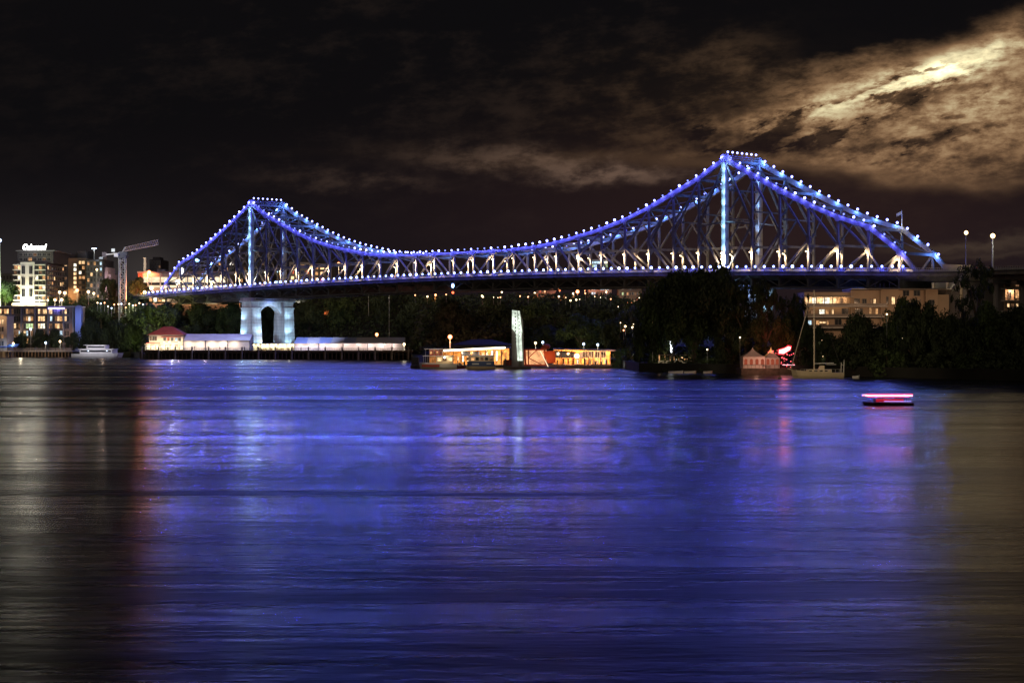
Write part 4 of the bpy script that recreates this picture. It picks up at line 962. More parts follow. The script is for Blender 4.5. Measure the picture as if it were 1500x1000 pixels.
# wharf house with a hipped red roof
def hiproof(m, x0, x1, y0, y1, z0, z1, inx, over=.8):
    x0 -= over; x1 += over; y0 -= over; y1 += over; ym = (y0+y1)/2
    m.add([(x0, y0, z0), (x1, y0, z0), (x1, y1, z0), (x0, y1, z0), (x0+inx, ym, z1), (x1-inx, ym, z1)], [(0, 1, 5, 4), (1, 2, 5), (2, 3, 4, 5), (3, 0, 4), (3, 2, 1, 0)])
Z = 808; x0, x1 = X(214, Z), X(268, Z); ze = H(490.5, Z)
r = thing('wharf_house', 'cream two storey wharf house with a red hipped roof at the wharf left end', 'house', ((x0+x1)/2, Z+5, zd))
m = MB(); m.box(X(217, Z), X(267, Z), Z+2, Z+13, zd, ze); m.build('wall', CRW, r)
RR = mat('red_tin_roof', (.34, .07, .05), .7, var=.2, vscale=.6)
m = MB(); hiproof(m, X(217, Z), X(267, Z), Z+2, Z+13, ze, H(478, Z), 6.5); m.build('roof', RR, r)
m = MB(); m.box(X(236, Z), X(264, Z), Z+.2, Z+1.99, H(494, Z), H(492.6, Z)); m.box(X(214, Z), X(233, Z), Z+.4, Z+1.99, H(503.5, Z), H(502, Z)); m.build('awning', RR, r)
for px in (219.5, 223.5, 227): window(r, X(px, Z), Z+1.93, H(495.5, Z), .8, 1.9, 'd')
for px, k in ((240, '.'), (245, 'r'), (251, '.'), (257, 'c'), (262, '.')): window(r, X(px, Z), Z+1.93, H(497, Z), 1.0, 1.5, k)
m = MB(); m.box(X(238, Z), X(262, Z), Z+1.8, Z+1.95, H(501.4, Z), H(499.6, Z)); m.mi = 1; m.box(X(241, Z), X(245, Z), Z+1.7, Z+1.79, H(501, Z), H(500, Z)); m.mi = 2; m.box(X(249, Z), X(260, Z), Z+1.7, Z+1.79, H(501, Z), H(500, Z)); m.build('signboard', [WHW, REDW, stem], r)
m = MB(); m.box(X(212, Z), X(268, Z), Z-.3, Z+1.6, H(504.5, Z), H(503.9, Z)); m.build('verandah_roof', CRW, r)
for px in range(213, 269, 7):
    m = MB(); m.tube((X(px, Z), Z-.1, zd), (X(px, Z), Z-.1, H(504.5, Z)), .09); m.build('verandah_post', WHW, r)
for k in range(8):
    m = MB(); m.box(X(213.5+k*7, Z), X(218.5+k*7, Z), Z+1.9, Z+1.97, zd+.3, H(505.5, Z)); m.build('shopfront', emat('shopfront_light', (1.0, .84, .55), 1.7, .5, .6), r)
for px in (218, 230, 242, 254, 264): lamp_or_wash_light((X(px, Z), Z-1.5, H(503.2, Z)), (1, .80, .52), 700, .3)
lamp_or_wash_light((X(240, Z), Z-9, 8), (1, .85, .65), 5000, .5); lamp_or_wash_light((X(236, Z), Z-8, 21), (1, .5, .4), 1600, .5)
# marquees
def marquee(label, p0, p1, pyr, pye, pyb, Z0, dep, lit, stripes):
    x0, x1 = X(p0, Z0), X(p1, Z0); ze, zr = H(pye, Z0), H(pyr, Z0)
    r = thing('marquee', label, 'marquee', ((x0+x1)/2, Z0+dep/2, zd), 'long marquees on the wharf')
    n = int((x1-x0)/5); 
    m = MB(); ym = Z0+dep*.55
    for k in range(n):
        a1, b1 = x0+(x1-x0)*k/n, x0+(x1-x0)*(k+1)/n; m.mi = 1 if k in stripes else 0
        m.add([(a1, Z0-.5, ze), (b1, Z0-.5, ze), (b1, ym, zr), (a1, ym, zr)], [(0, 1, 2, 3)])
        m.add([(a1, ym, zr), (b1, ym, zr), (b1, Z0+dep, ze), (a1, Z0+dep, ze)], [(0, 1, 2, 3)])
    m.build('roof', [TENT, mat('marquee_clear_panel', (.30, .36, .62), .35)], r)
    m = MB(); m.prism([(0, 0)]*0 or [(x0, zd), (x1, zd), (x1, ze), (x0, ze)], Z0, Z0+.1)
    for xx in (x0, x1-.1): m.hexa([(xx, Z0+.1, zd), (xx+.1, Z0+.1, zd), (xx+.1, Z0+dep-.1, zd), (xx, Z0+dep-.1, zd), (xx, Z0+.1, ze), (xx+.1, Z0+.1, ze), (xx+.1, ym, zr-.2), (xx, ym, zr-.2)])
    m.build('side_wall', TENTW, r)
    for k in range(n+1):
        if k % 2 == 0:
            x = x0+(x1-x0)*k/n; m = MB(); m.box(x-.12, x+.12, Z0-.25, Z0-.02, zd, ze); m.build('post', stem, r)
    for k in range(int((x1-x0)/5.2)): lamp_or_wash_light((x0+2.6+k*5.2, Z0-2.2, zd+2.6), lit, 420+(k*53 % 4)*60, .5)
    return r
marquee('long marquee left of the arched pier with bright cloth walls', 268.5, 366, 489, 498.6, 513, 806, 15, (1, .80, .60), (10, 12))
marquee('long marquee right of the arched pier with blue lit roof stripes', 431, 592, 494, 503, 515, 791, 15, (.9, .72, .70), (0, 2, 4))
lamp_or_wash_light((X(460, 791), 782, 22), (.45, .55, 1), 22000, .5, 90, (X(450, 791), 800, 9)); lamp_or_wash_light((X(330, 800), 790, 30), (.6, .62, 1), 22000, .5, 100, (X(320, 800), 812, 9))
# bright open pavilion at the pier foot
Z = 793; x0, x1 = X(368, Z), X(446, Z); ze = H(503.6, Z)
r = thing('bar_pavilion', 'brightly lit open bar pavilion at the foot of the arched pier', 'pavilion', ((x0+x1)/2, Z+4, zd))
m = MB(); m.box(x0, x1, Z, Z+8, ze, ze+.35); m.build('roof', CRW, r)
m = MB(); m.box(x0, x1, Z+7, Z+7.2, zd, ze); m.build('back_wall', WHW, r)
for k in range(7):
    x = x0+.2+(x1-x0-.4)*k/6; m = MB(); m.box(x-.12, x+.12, Z+.1, Z+.35, zd, ze); m.build('post', WHW, r)
for k in range(12):
    x = x0+1+(x1-x0-2)*k/11; m = MB(); m.ball((x, Z+1.0, ze-.45), .38, 8, 6); m.build('hanging_lamp', GW, r, smooth=True)
for k in range(6): lamp_or_wash_light((x0+2+(x1-x0-4)*k/5, Z+3, ze-1), (1, .88, .55), 1000, .3)
for k in range(5): river(372+k*17, 505, Z-1, (1, .86, .6), 170)
for k in range(9): m = MB(); xx = x0+2+k*2.6; m.box(xx, xx+1.5, Z+5, Z+5.8, zd, zd+1.0); m.build('bar_counter', WOODD, r)
# tables and standing people along the wharf
def person(px, back, pose, top, bottom, skin, label, face=0.0, h=1.72, seat=None):
    """one continuous skinned body; clothing and hair are its children"""
    x, y, _ = WP(px, 0, back)
    me = bpy.data.meshes.new('person'); k = h/1.72
    J = {'pel': (0, 0, .93), 'spi': (0, 0, 1.12), 'che': (0, .01, 1.34), 'nec': (0, 0, 1.47), 'hea': (0, -.02, 1.60), 'top': (0, -.01, 1.69),
         'shl': (-.18, 0, 1.40), 'ell': (-.24, .02, 1.14), 'wrl': (-.22, -.10, .93), 'hal': (-.21, -.13, .84), 'shr': (.18, 0, 1.40), 'elr': (.25, .02, 1.14), 'wrr': (.22, -.16, 1.02) if pose else (.24, -.05, .90), 'har': (.20, -.25, 1.06) if pose else (.23, -.07, .81),
         'hpl': (-.09, 0, .90), 'knl': (-.10, -.02, .49), 'anl': (-.11, .02, .08), 'tol': (-.12, -.15, .03), 'hpr': (.09, 0, .90), 'knr': (.11, -.04 if pose else -.02, .49), 'anr': (.13, .06 if pose else .02, .08), 'tor': (.14, -.10, .03)}
    names = list(J); E_ = [('pel', 'spi'), ('spi', 'che'), ('che', 'nec'), ('nec', 'hea'), ('hea', 'top'), ('che', 'shl'), ('shl', 'ell'), ('ell', 'wrl'), ('wrl', 'hal'), ('che', 'shr'), ('shr', 'elr'), ('elr', 'wrr'), ('wrr', 'har'),
         ('pel', 'hpl'), ('hpl', 'knl'), ('knl', 'anl'), ('anl', 'tol'), ('pel', 'hpr'), ('hpr', 'knr'), ('knr', 'anr'), ('anr', 'tor')]
    R = dict(pel=.13, spi=.12, che=.15, nec=.055, hea=.095, top=.07, shl=.07, ell=.045, wrl=.032, hal=.035, shr=.07, elr=.045, wrr=.032, har=.035, hpl=.09, knl=.06, anl=.04, tol=.035, hpr=.09, knr=.06, anr=.04, tor=.035)
    me.from_pydata([Vector(J[n_])*k for n_ in names], [(names.index(a_), names.index(b__)) for a_, b__ in E_], [])
    o = bpy.data.objects.new('person', me); COL.objects.link(o); o.location = (x, y, zd); o.rotation_euler = (0, 0, face)
    sk = o.modifiers.new('skin', 'SKIN')
    for i_, n_ in enumerate(names): me.skin_vertices[0].data[i_].radius = (R[n_]*k, R[n_]*k*.8)
    me.skin_vertices[0].data[0].use_root = True
    sb = o.modifiers.new('sub', 'SUBSURF'); sb.levels = 1; sb.render_levels = 1
    me.materials.append(skin); tag(o, label, 'person')
    m = MB(); m.hexa([(-.17, -.11, .92), (.17, -.11, .92), (.17, .12, .92), (-.17, .12, .92), (-.22, -.14, 1.42), (.22, -.14, 1.42), (.22, .15, 1.42), (-.22, .15, 1.42)]); m.tube((-.19, 0, 1.41), (-.25, .02, 1.12), .085, .065, 8); m.tube((.19, 0, 1.41), (.26, .02, 1.12), .085, .065, 8)
    c = m.build('shirt', top, None); c.parent = o
    m = MB(); m.tube((-.09, 0, .96), (-.10, -.01, .10), .12, .08, 8); m.tube((.09, 0, .96), (.12, 0, .10), .12, .08, 8); c = m.build('trousers', bottom, None); c.parent = o
    m = MB(); m.ball((0, .02, 1.655*k), .11, 8, 5); c = m.build('hair', mat('hair_dark', (.03, .02, .015), .7), None); c.parent = o
    return o
SK = mat('skin', (.55, .34, .24), .6); cl_ = [mat('cloth_dark', (.03, .03, .04), .8), mat('cloth_red', (.35, .05, .05), .8), mat('cloth_white', (.6, .6, .6), .8), mat('cloth_blue', (.06, .10, .25), .8)]
pp = [(246, 1.5, 1, 2, 0, 'person in a white shirt standing before the wharf house'), (285, 1.2, 0, 0, 0, 'person in dark clothes at the left end of the left marquee'), (322, 1.6, 1, 1, 0, 'person in a red shirt in front of the left marquee'),
      (358, 1.3, 0, 3, 0, 'person in a blue shirt where the left marquee meets the bar pavilion'), (377, 1.4, 1, 0, 3, 'person in a dark top standing left in front of the bar pavilion'), (441, 1.5, 0, 2, 3, 'person in a white top at the right end of the bar pavilion')]
for k, (px, bk, ps, a1, b1, lab) in enumerate(pp): person(px, bk, ps, cl_[a1], cl_[b1], SK, lab, (k*1.3) % 3)
tb = thing('wharf_table', 'x', 'table', WP(300, 0, 2.2)[:2]+(zd,), 'tables set out along the wharf')
m = MB(); m.box(-.9, .9, -.45, .45, .70, .76); m.build('table_top', WOODD, tb, world=False)
for s_ in (-.7, .7): m = MB(); m.box(s_-.05, s_+.05, -.4, .4, 0, .7); m.build('leg', WOODD, tb, world=False)
labs = {300: 'table near the left end of the left marquee', 311: 'table left of the middle of the left marquee', 333: 'table right of the middle of the left marquee', 345: 'table near the right end of the left marquee', 462: 'table near the left end of the right marquee', 500: 'table in front of the right marquee, nearer its left end', 530: 'table in front of the right marquee, nearer its right end', 560: 'table near the right end of the right marquee'}
tb['label'] = labs[300]
for px in list(labs)[1:]: p_ = WP(px, 0, 2.2); copy_thing(tb, (p_[0], p_[1], zd), labs[px])
for px, py, lab, hm_, c_ in ((332, 503, 'slim lamp post in front of the left marquee', GW, WW), (455, 505, 'slim lamp post at the left end of the right marquee', GW, WW), (523, 504.5, 'slim lamp post in the middle of the right marquee', GW, WW), (563, 504.5, 'slim lamp post toward the right end of the right marquee', GW, WW)):
    x, y, z_ = WP(px, py, 1.2); mast('lamp_post', lab, px, py, y, .07, hm_, c_, 90, zb=zd, hr=.16)
o = mast('lamp_post', 'orange starry lamp standing behind the right marquee', 552, 491.5, 808, .12, GO, (1, .4, .15), 900, zb=zd, hr=.75)
x, y, _ = WP(592, 0, 2); mast('lamp_post', 'white lamp at the right end of the right marquee', 592, 505.5, y, .1, GW, WW, 900, zb=zd, hr=.6); river(592, 505, y-2, (1, .9, .7), RX_E*.15)
river(208, 405, 950, (1.0, .22, .08), RX_E*2.4); river(222, 408, 950, (1.0, .34, .16), RX_E*1.4)
for px in (352, 366, 380): river(px, 470, 815, (.55, .75, 1.0), RX_E*1.5)
river(252, 500, 800, (.8, .8, 1.0), RX_E*1.5); river(150, 500, 860, (.8, .55, .4), RX_E*.5)
for px in (230, 262, 300, 400): river(px, 508, 792, (1, .78, .7), RX_E*.3)
# ================================================================ FERRY TERMINAL
Z = 585; RDM = mat('red_steel', (.45, .08, .04), .55, var=.15); ORW = mat('ochre_wall', (.66, .30, .09), .8, var=.55, vscale=.9)
r = thing('ferry_terminal', 'low ferry terminal with a bright roof edge and ochre interior left of the lit pylon', 'ferry terminal', (X(700, Z), Z+5, 0))
x0, x1 = X(622, Z), X(750, Z)
m = MB(); m.box(x0, x1, Z, Z+16, -.6, .9); m.build('pontoon', WOODD, r)
m = MB(); m.box(x0+1, x1-1, Z+12, Z+12.3, .9, H(510.5, Z+12)); m.build('back_wall', ORW, r)
m = MB(); m.hexa([(X(648, Z), Z-1, H(515.5, Z)), (X(749, Z), Z-1, H(509.5, Z)), (X(749, Z), Z+14, H(509.0, Z)), (X(648, Z), Z+14, H(515.0, Z)), (X(648, Z), Z-1, H(514.8, Z)), (X(749, Z), Z-1, H(508.8, Z)), (X(749, Z), Z+14, H(508.3, Z)), (X(648, Z), Z+14, H(514.3, Z))]); m.build('roof', ROOF, r)
m = MB(); m.beam((X(650, Z), Z-1.15, H(513.4, Z)), (X(740, Z), Z-1.15, H(509.0, Z)), .2, .55); m.build('roof_light_strip', emat('roof_strip', (1.0, .86, .58), 6), r)
for k in range(9):
    px = 652+k*11.8; xx = X(px, Z); zt_ = H(515.4-(px-648)*.0594, Z); m = MB(); m.box(xx-.12, xx+.12, Z-.8, Z-.55, .9, zt_); m.build('post', RDM, r)
for (a1, b1) in ((703, 715), (715, 727), (727, 739)):
    m = MB(); m.beam((X(a1, Z), Z-.6, 1.5), (X(b1, Z), Z-.6, H(512, Z)), .15, .2); m.build('cross_brace', RDM, r)
for a1, b1 in ((676, 689), (691, 702)): m = MB(); m.box(X(a1, Z), X(b1, Z), Z+5, Z+5.2, H(521.5, Z), H(514.5, Z)); m.build('screen', GLASS, r)
m = MB(); m.box(X(737, Z), X(750, Z), Z-.5, Z+2, .9, H(527, Z)); m.build('kiosk', mat('maroon', (.20, .04, .03), .7), r)
for px in (660, 675, 690, 705, 720, 735, 745): lamp_or_wash_light((X(px, Z), Z+4, H(517, Z)), [(1, .62, .28), (1, .80, .50)][px % 2], 1700+(px % 3)*1100, .3)
for px in (655, 670, 685, 700, 715, 730): river(px, 510, Z-2, (1, .80, .5), 50)
rgh = random.Random(61)
for k in range(13):
    p0 = 654+k*7.2; w_ = rgh.uniform(1.2, 4.5); t_ = rgh.uniform(513.5, 519) if p0 > 700 else rgh.uniform(521, 525)
    m = MB(); m.box(X(p0, Z), X(p0+w_, Z), Z+11.6, Z+11.9, H(rgh.uniform(527, 534), Z), H(t_, Z)); m.build('lit_bay', [WHITE, WARMB, WARM, WOODD, emat('bay_amber', (1, .45, .12), 1.4, .5, .7)][rgh.randrange(5)], r)
for k in range(9):
    p0 = 660+k*9.3; m = MB(); m.box(X(p0, Z), X(p0+rgh.uniform(1, 3.5), Z), Z+2, Z+3, .9, rgh.uniform(1.6, 2.8)); m.build('bench', [WOODD, RDM, stem, PALE][rgh.randrange(4)], r)
r = thing('boat_shed', 'dark unlit roof mass rising behind the terminal roof', 'shed', (X(705, 640), 645, 2)); m = MB(); m.box(X(661, 640), X(749, 640), 640, 652, 1, H(505, 640)); m.build('wall', DKW, r)
m = MB(); hiproof(m, X(661, 640), X(749, 640), 640, 652, H(505, 640), H(497, 640), 8, .6); m.build('roof', mat('dark_roof', (.035, .03, .03), .9), r)
mast('street_lamp', 'orange starry lamp on a white pole behind the moored red and white boat', 659.3, 495.5, 600, .30, GO, (1, .4, .15), 900, zb=2.6, hr=.75)
lamp_or_wash_light((X(659, 600), 597, H(507, 600)), (.9, .9, 1), 120, .2)
# illuminated pylon
Z = 566
r = thing('ferry_pylon', 'tall white glowing pylon with a notched outline on a dark slab', 'pylon', (X(757, Z), Z, 0))
m = MB(); pl_ = lambda L: [(X(a_, Z), H(b__, Z)) for a_, b__ in L]
m.prism(pl_([(749.5, 546), (768, 546), (766, 470), (762.5, 460), (752, 459), (749.5, 478)]), Z+.4, Z+2.2); m.build('slab', mat('pylon_slab', (.20, .16, .15), .8), r)
m = MB(); m.prism(pl_([(758.2, 528), (765.6, 528), (763.8, 490), (765.0, 486), (763.0, 470), (761.2, 455.5), (750.2, 454.2), (749.8, 481), (755.4, 487.5)]), Z-.8, Z+.39)
m.build('glowing_panel', emat('pylon_light', (.82, .94, .78), 1.15, .40, .35), r)
m = MB()
m.prism(pl_([(757.6, 455.2), (758.3, 455.3), (761.0, 528), (760.4, 528)]), Z-.95, Z-.81)
m.build('central_seam', mat('seam', (.25, .27, .25), .6), r)
m = MB()
for k in range(9): zz = H(459+k*5.2, Z); m.box(X(754.6+.12*k, Z)-.16, X(754.6+.12*k, Z)+.16, Z-.9, Z-.81, zz-.25, zz+.25)
for k in range(7): zz = H(461+k*5.2, Z); m.box(X(760+.2*k, Z)-.12, X(760+.2*k, Z)+.12, Z-.9, Z-.81, zz-.22, zz+.22)
m.build('pylon_marking', stem, r)
m = MB(); m.tube((X(762, Z), Z+1, -2), (X(762, Z), Z+1, H(528, Z)), .8, .8, 10); m.build('pile', WOODD, r)
river(760, 490, Z-2, (.85, .95, .8), RX_E*.12)
m = MB(); r = thing('mooring_pontoon', 'low dark pontoon at the foot of the lit pylon', 'pontoon', (X(757, 560), 560, 0)); m.box(X(738, 560), X(778, 560), 557, 563, -.5, .8); m.build('float', WOODD, r)
m = MB(); m.tube((X(740, 560), 558, -1), (X(740, 560), 558, 3.4), .25); m.build('post', WOODD, r)
# ---- right terminal: red truss gangway building
Z = 580
r = thing('river_terminal', 'flat roofed river terminal with red steel bracing and orange wall right of the pylon', 'ferry terminal', (X(835, Z), Z+6, 0))
m = MB(); m.box(X(768, Z), X(897, Z), Z+1, Z+14, H(537, Z), H(534.3, Z)); m.build('floor', mat('floor_slab', (.35, .25, .2), .8), r)
m = MB(); m.hexa([(X(812, Z), Z-1, H(511.6, Z)), (X(902, Z), Z-1, H(514.6, Z)), (X(902, Z), Z+15, H(514.6, Z)), (X(812, Z), Z+15, H(511.6, Z)), (X(812, Z), Z-1, H(510.5, Z)), (X(902, Z), Z-1, H(512.2, Z)), (X(902, Z), Z+15, H(512.2, Z)), (X(812, Z), Z+15, H(510.5, Z))]); m.build('roof', mat('peach_roof', (.65, .50, .42), .7), r)
m = MB(); m.box(X(812, Z), X(896, Z), Z+9, Z+9.3, H(534, Z), H(512.5, Z)); m.build('back_wall', ORW, r)
for q_ in ((767.5, 770.5), (797, 799.5)):
    m = MB(); m.hexa([(X(q_[0]+1, Z), Z, H(535, Z)), (X(q_[1]+1, Z), Z, H(535, Z)), (X(q_[1]+1, Z), Z+.4, H(535, Z)), (X(q_[0]+1, Z), Z+.4, H(535, Z)), (X(q_[0]-.5, Z), Z, H(512, Z)), (X(q_[1]-.5, Z), Z, H(512, Z)), (X(q_[1]-.5, Z), Z+.4, H(512, Z)), (X(q_[0]-.5, Z), Z+.4, H(512, Z))]); m.build('red_frame', RDM, r)
for py in (512, 534.5): m = MB(); m.box(X(768, Z), X(800, Z), Z-.1, Z+.5, H(py+1, Z), H(py-.8, Z)); m.build('red_rail', RDM, r)
for a1, b1 in (((774, 524), (786, 513)), ((774, 524), (793, 533.5)), ((774, 513), (774, 534))):
    m = MB(); m.beam((X(a1[0], Z), Z+.2, H(a1[1], Z)), (X(b1[0], Z), Z+.2, H(b1[1], Z)), .3, .3); m.build('cross_brace', RDM, r)
m = MB(); m.box(X(768, Z), X(801, Z), Z+6, Z+6.2, H(534, Z), H(513, Z)); m.build('glowing_screen', emat('screen_orange', (1.0, .46, .20), 1.0, .4, .4), r)
m = MB(); m.prism([(X(a_, Z), H(b__, Z)) for a_, b__ in ((795, 514), (813.5, 514), (813.5, 531), (802.5, 532))], Z-.8, Z-.3); m.build('slanted_wall', mat('orange_red', (.60, .10, .03), .7), r)
m = MB(); m.beam((X(791.5, Z), Z-.9, H(514, Z)), (X(803, Z), Z-.9, H(537, Z)), .25, .75, (0, -1, 0)); m.build('light_fin', emat('fin', (1.0, .72, .45), 1.6), r)
m = MB(); m.hexa([(X(812, Z), Z-2, H(514.5, Z)), (X(844, Z), Z-2, H(517, Z)), (X(844, Z), Z+2, H(517, Z)), (X(812, Z), Z+2, H(514.5, Z)), (X(812, Z), Z-2, H(513.2, Z)), (X(844, Z), Z-2, H(515.8, Z)), (X(844, Z), Z+2, H(515.8, Z)), (X(812, Z), Z+2, H(513.2, Z))]); m.build('inner_canopy', mat('dark_canopy', (.06, .04, .04), .8), r)
m = MB(); m.box(X(814, Z), X(843, Z), Z+8.7, Z+8.95, H(524, Z), H(515.5, Z)); m.build('dark_glazing', GLASS, r)
for px in (859, 868, 877, 886): window(r, X(px, Z), Z+8.9, H(519.5, Z), 1.5, 1.9, 'd')
m = MB(); m.box(X(850.5, Z), X(855.5, Z), Z+8.6, Z+8.95, H(525, Z), H(516.5, Z)); m.build('doorway', stem, r)
for k in range(10):
    p0 = 816+k*8; m = MB(); m.box(X(p0, Z), X(p0+rgh.uniform(1, 3), Z), Z+4, Z+4.6, H(534, Z), H(rgh.uniform(524, 531), Z)); m.build('furniture', [WOODD, RDM, stem, WHW][rgh.randrange(4)], r)
for k in range(8):
    p0 = 846+k*6; m = MB(); m.box(X(p0, Z), X(p0+rgh.uniform(.8, 3.4), Z), Z+8.6, Z+8.88, H(533, Z), H(rgh.uniform(525, 529), Z)); m.build('lit_bay', [WHITE, WARMB, WOODD, REDW][rgh.randrange(4)], r)
for k in range(14):
    px = 814+k*6.2; m = MB(); m.box(X(px, Z)-.06, X(px, Z)+.06, Z+.9, Z+1.0, H(534.3, Z), H(525, Z)); m.build('balustrade_post', PALE, r)
m = MB(); m.box(X(814, Z), X(896, Z), Z+.88, Z+.98, H(525.4, Z), H(524.8, Z)); m.build('handrail', PALE, r)
for px in (822, 838, 862, 880): m = MB(); m.box(X(px, Z)-.12, X(px, Z)+.12, Z+.6, Z+.85, H(534.3, Z), H(513, Z)); m.build('roof_post', RDM, r)
for px in (818, 845, 872, 892): m = MB(); m.tube((X(px, Z), Z+2.5, -2), (X(px, Z), Z+2.5, H(537, Z)), .45, .45, 8); m.build('pile', WOODD, r)
m = MB(); m.ball((X(845.5, Z), Z+3, H(521.5, Z)), .7, 10, 7); m.build('floodlight_globe', emat('flood_white', (1, .92, .75), 8), r, smooth=True)
for px in (819, 834, 848, 862, 877, 890): lamp_or_wash_light((X(px, Z), Z+5, H(518.5, Z)), [(1, .50, .22), (1, .75, .45)][px % 2], 1100+(px % 3)*900, .3)
lamp_or_wash_light((X(783, Z), Z-3, H(520, Z)), (1, .4, .2), 220, .4); lamp_or_wash_light((X(805, Z), Z-4, H(522, Z)), (1, .45, .2), 300, .4); lamp_or_wash_light((X(893, Z), Z-3, H(518, Z)), (1, .5, .3), 140, .4)
m = MB(); 
for k in range(3): m.tube((X(794+k*4, Z), Z+3, H(511, Z)), (X(797+k*4, Z), Z+3, H(506, Z)), .5, .3, 8)
m.ball((X(800, Z), Z+3, H(507.5, Z)), 1.5, 9, 6, .6); m.build('roof_ventilator', RDM, r)
for px in (780, 815, 833, 850, 868, 885): river(px, 520, Z-2, (1, .62, .35), 50)
for px, py, lab, hm_ in ((784.5, 503.5, 'yellowish white lamp above the red braced section of the terminal', GW), (795, 502.5, 'small white lamp left above the orange terminal wall', GC), (855, 505, 'left white lamp rising over the flat terminal roof', GC), (875.5, 506, 'right white lamp rising over the flat terminal roof', GC)):
    mast('street_lamp', lab, px, py, 610, .1, hm_, WW, 300, zb=2.6, hr=.42)
# ================================================================ BOATS
def hull(m, L, B, Hh, bow=.28, sheer=.5, tr=.75, flare=.85):
    """boat hull along +x (bow), keel below the water"""
    st = 12; rows = []
    for i in range(st+1):
        u = i/st; x = -L/2+L*u
        k = 1.0 if u < 1-bow else max(.02, math.sqrt(max(0, 1-((u-(1-bow))/bow)**2)))
        if u < .12: k *= tr+(1-tr)*u/.12
        hb = B/2*k; z = Hh+sheer*(u**2); xr = x + (0 if u < .8 else 0)
        rows.append([(x, -hb, z), (x-(L*.02 if u > .9 else 0), -hb*flare, z*.35), (x-(L*.05 if u > .9 else 0), -hb*.55, -.5), (x-(L*.05 if u > .9 else 0), hb*.55, -.5), (x-(L*.02 if u > .9 else 0), hb*flare, z*.35), (x, hb, z)])
    vs = [p for r_ in rows for p in r_]; fs = []
    for i in range(st):
        for j in range(5): a_ = i*6+j; fs.append((a_, a_+6, a_+7, a_+1))
        fs.append((i*6+5, i*6+11, i*6+6, i*6))
    fs += [tuple(range(6))[::-1], tuple(range(st*6, st*6+6))]
    m.add(vs, fs)
BW = mat('boat_white', (.72, .70, .66), .4, var=.05); BBL = mat('boat_blue', (.03, .06, .16), .45); BRD = mat('boat_red', (.35, .06, .04), .5); BCR = mat('boat_cream', (.62, .50, .34), .5, var=.08)
# white two deck cruiser, left
Z = 856; r = thing('river_cruiser', 'white two deck river cruiser moored below the dark trees at left', 'boat', (X(143.5, Z), Z, 0))
L = X(181, Z)-X(106, Z)
m = MB(); hull(m, L, 7, 1.9, .22, .5); m.build('hull', BW, r, world=False)
m = MB(); m.slab([(-L*.33, -2.8), (L*.30, -2.8), (L*.38, 0), (L*.30, 2.8), (-L*.33, 2.8)], 1.95, 4.1); m.build('lower_cabin', BW, r, world=False)
m = MB(); m.slab([(-L*.36, -3.1), (L*.34, -3.1), (L*.40, 0), (L*.34, 3.1), (-L*.36, 3.1)], 4.1, 4.35); m.build('middle_deck', BW, r, world=False)
m = MB(); m.slab([(-L*.20, -2.4), (L*.16, -2.4), (L*.22, 0), (L*.16, 2.4), (-L*.20, 2.4)], 4.35, 6.0); m.build('upper_cabin', BW, r, world=False)
m = MB(); m.slab([(-L*.26, -2.6), (L*.19, -2.6), (L*.19, 2.6), (-L*.26, 2.6)], 6.0, 6.2); m.build('roof', BW, r, world=False)
m = MB(); m.box(-L*.31, L*.28, -2.88, -2.81, 2.8, 3.6); m.build('lower_window', GLASS, r, world=False); m = MB(); m.box(-L*.18, L*.15, -2.48, -2.41, 4.9, 5.6); m.build('upper_window', GLASS, r, world=False)
m = MB(); m.tube((-L*.1, 0, 6.2), (-L*.1, 0, 7.6), .06); m.build('antenna', stem, r, world=False)
m = MB()
for xx in (-4, 5): m.ball((xx, -3.0, 3.3), .22, 6, 5)
m.build('cabin_lamp', GC, r, world=False)
lamp_or_wash_light((X(140, Z), Z-16, 9), (.85, .85, 1), 7000, .5)
Z = 568; r = thing('workboat', 'small maroon workboat between the red and white boat and the blue one', 'boat', (X(675, Z), Z, 0)); m = MB(); hull(m, 2.9, 1.6, .8, .3, .2); m.build('hull', BRD, r, world=False); m = MB(); m.box(-.8, .1, -.5, .5, .8, 1.9); m.build('cabin', BCR, r, world=False)
# dark barge left of the old ferry
Z = 572; r = thing('work_barge', 'small dark barge with a low wheelhouse left of the red and white boat', 'boat', (X(609, Z), Z, 0)); m = MB(); hull(m, 3.4, 3, 1.0, .2, .1); m.build('hull', WOODD, r, world=False); m = MB(); m.box(-1.2, 1.0, -1, 1, 1.1, 3.6); m.build('wheelhouse', DKW, r, world=False); m = MB(); m.tube((-1.4, 0, 1), (-1.4, 0, 5.2), .06); m.build('mast', stem, r, world=False)
# red and white old ferry
Z = 562; px0, px1 = 614, 669; L = X(px1, Z)-X(px0, Z)
r = thing('excursion_boat', 'red and white two deck excursion boat moored left of the terminal', 'boat', (X((px0+px1)/2, Z), Z, 0), None, math.pi)
m = MB(); hull(m, L, 4, 1.7, .25, .5); m.build('hull', BW, r, world=False)
m = MB(); m.box(-L*.05, L*.42, 1.9, 2.02, .7, 1.5); m.build('red_panel', BRD, r, world=False)
m = MB(); m.box(-L*.40, L*.05, -1.6, 1.6, 1.75, 4.1); m.build('saloon', BCR, r, world=False)
for k in range(3): m = MB(); m.box(-L*.38+k*1.7, -L*.38+k*1.7+1.2, 1.6, 1.68, 2.6, 3.6); m.build('window', [WARMB, DIM, WARMB][k], r, world=False)
m = MB(); m.box(-L*.44, L*.40, -1.9, 1.9, 4.1, 4.3); m.build('upper_deck', BW, r, world=False)
for k in range(6): m = MB(); m.tube((L*.10+k*L*.055, 1.6, 1.9), (L*.10+k*L*.055, 1.6, 4.1), .05); m.build('post', BW, r, world=False)
m = MB(); m.box(-L*.12, L*.22, -1.5, 1.5, 4.3, 5.9); m.build('upper_cabin', BRD, r, world=False)
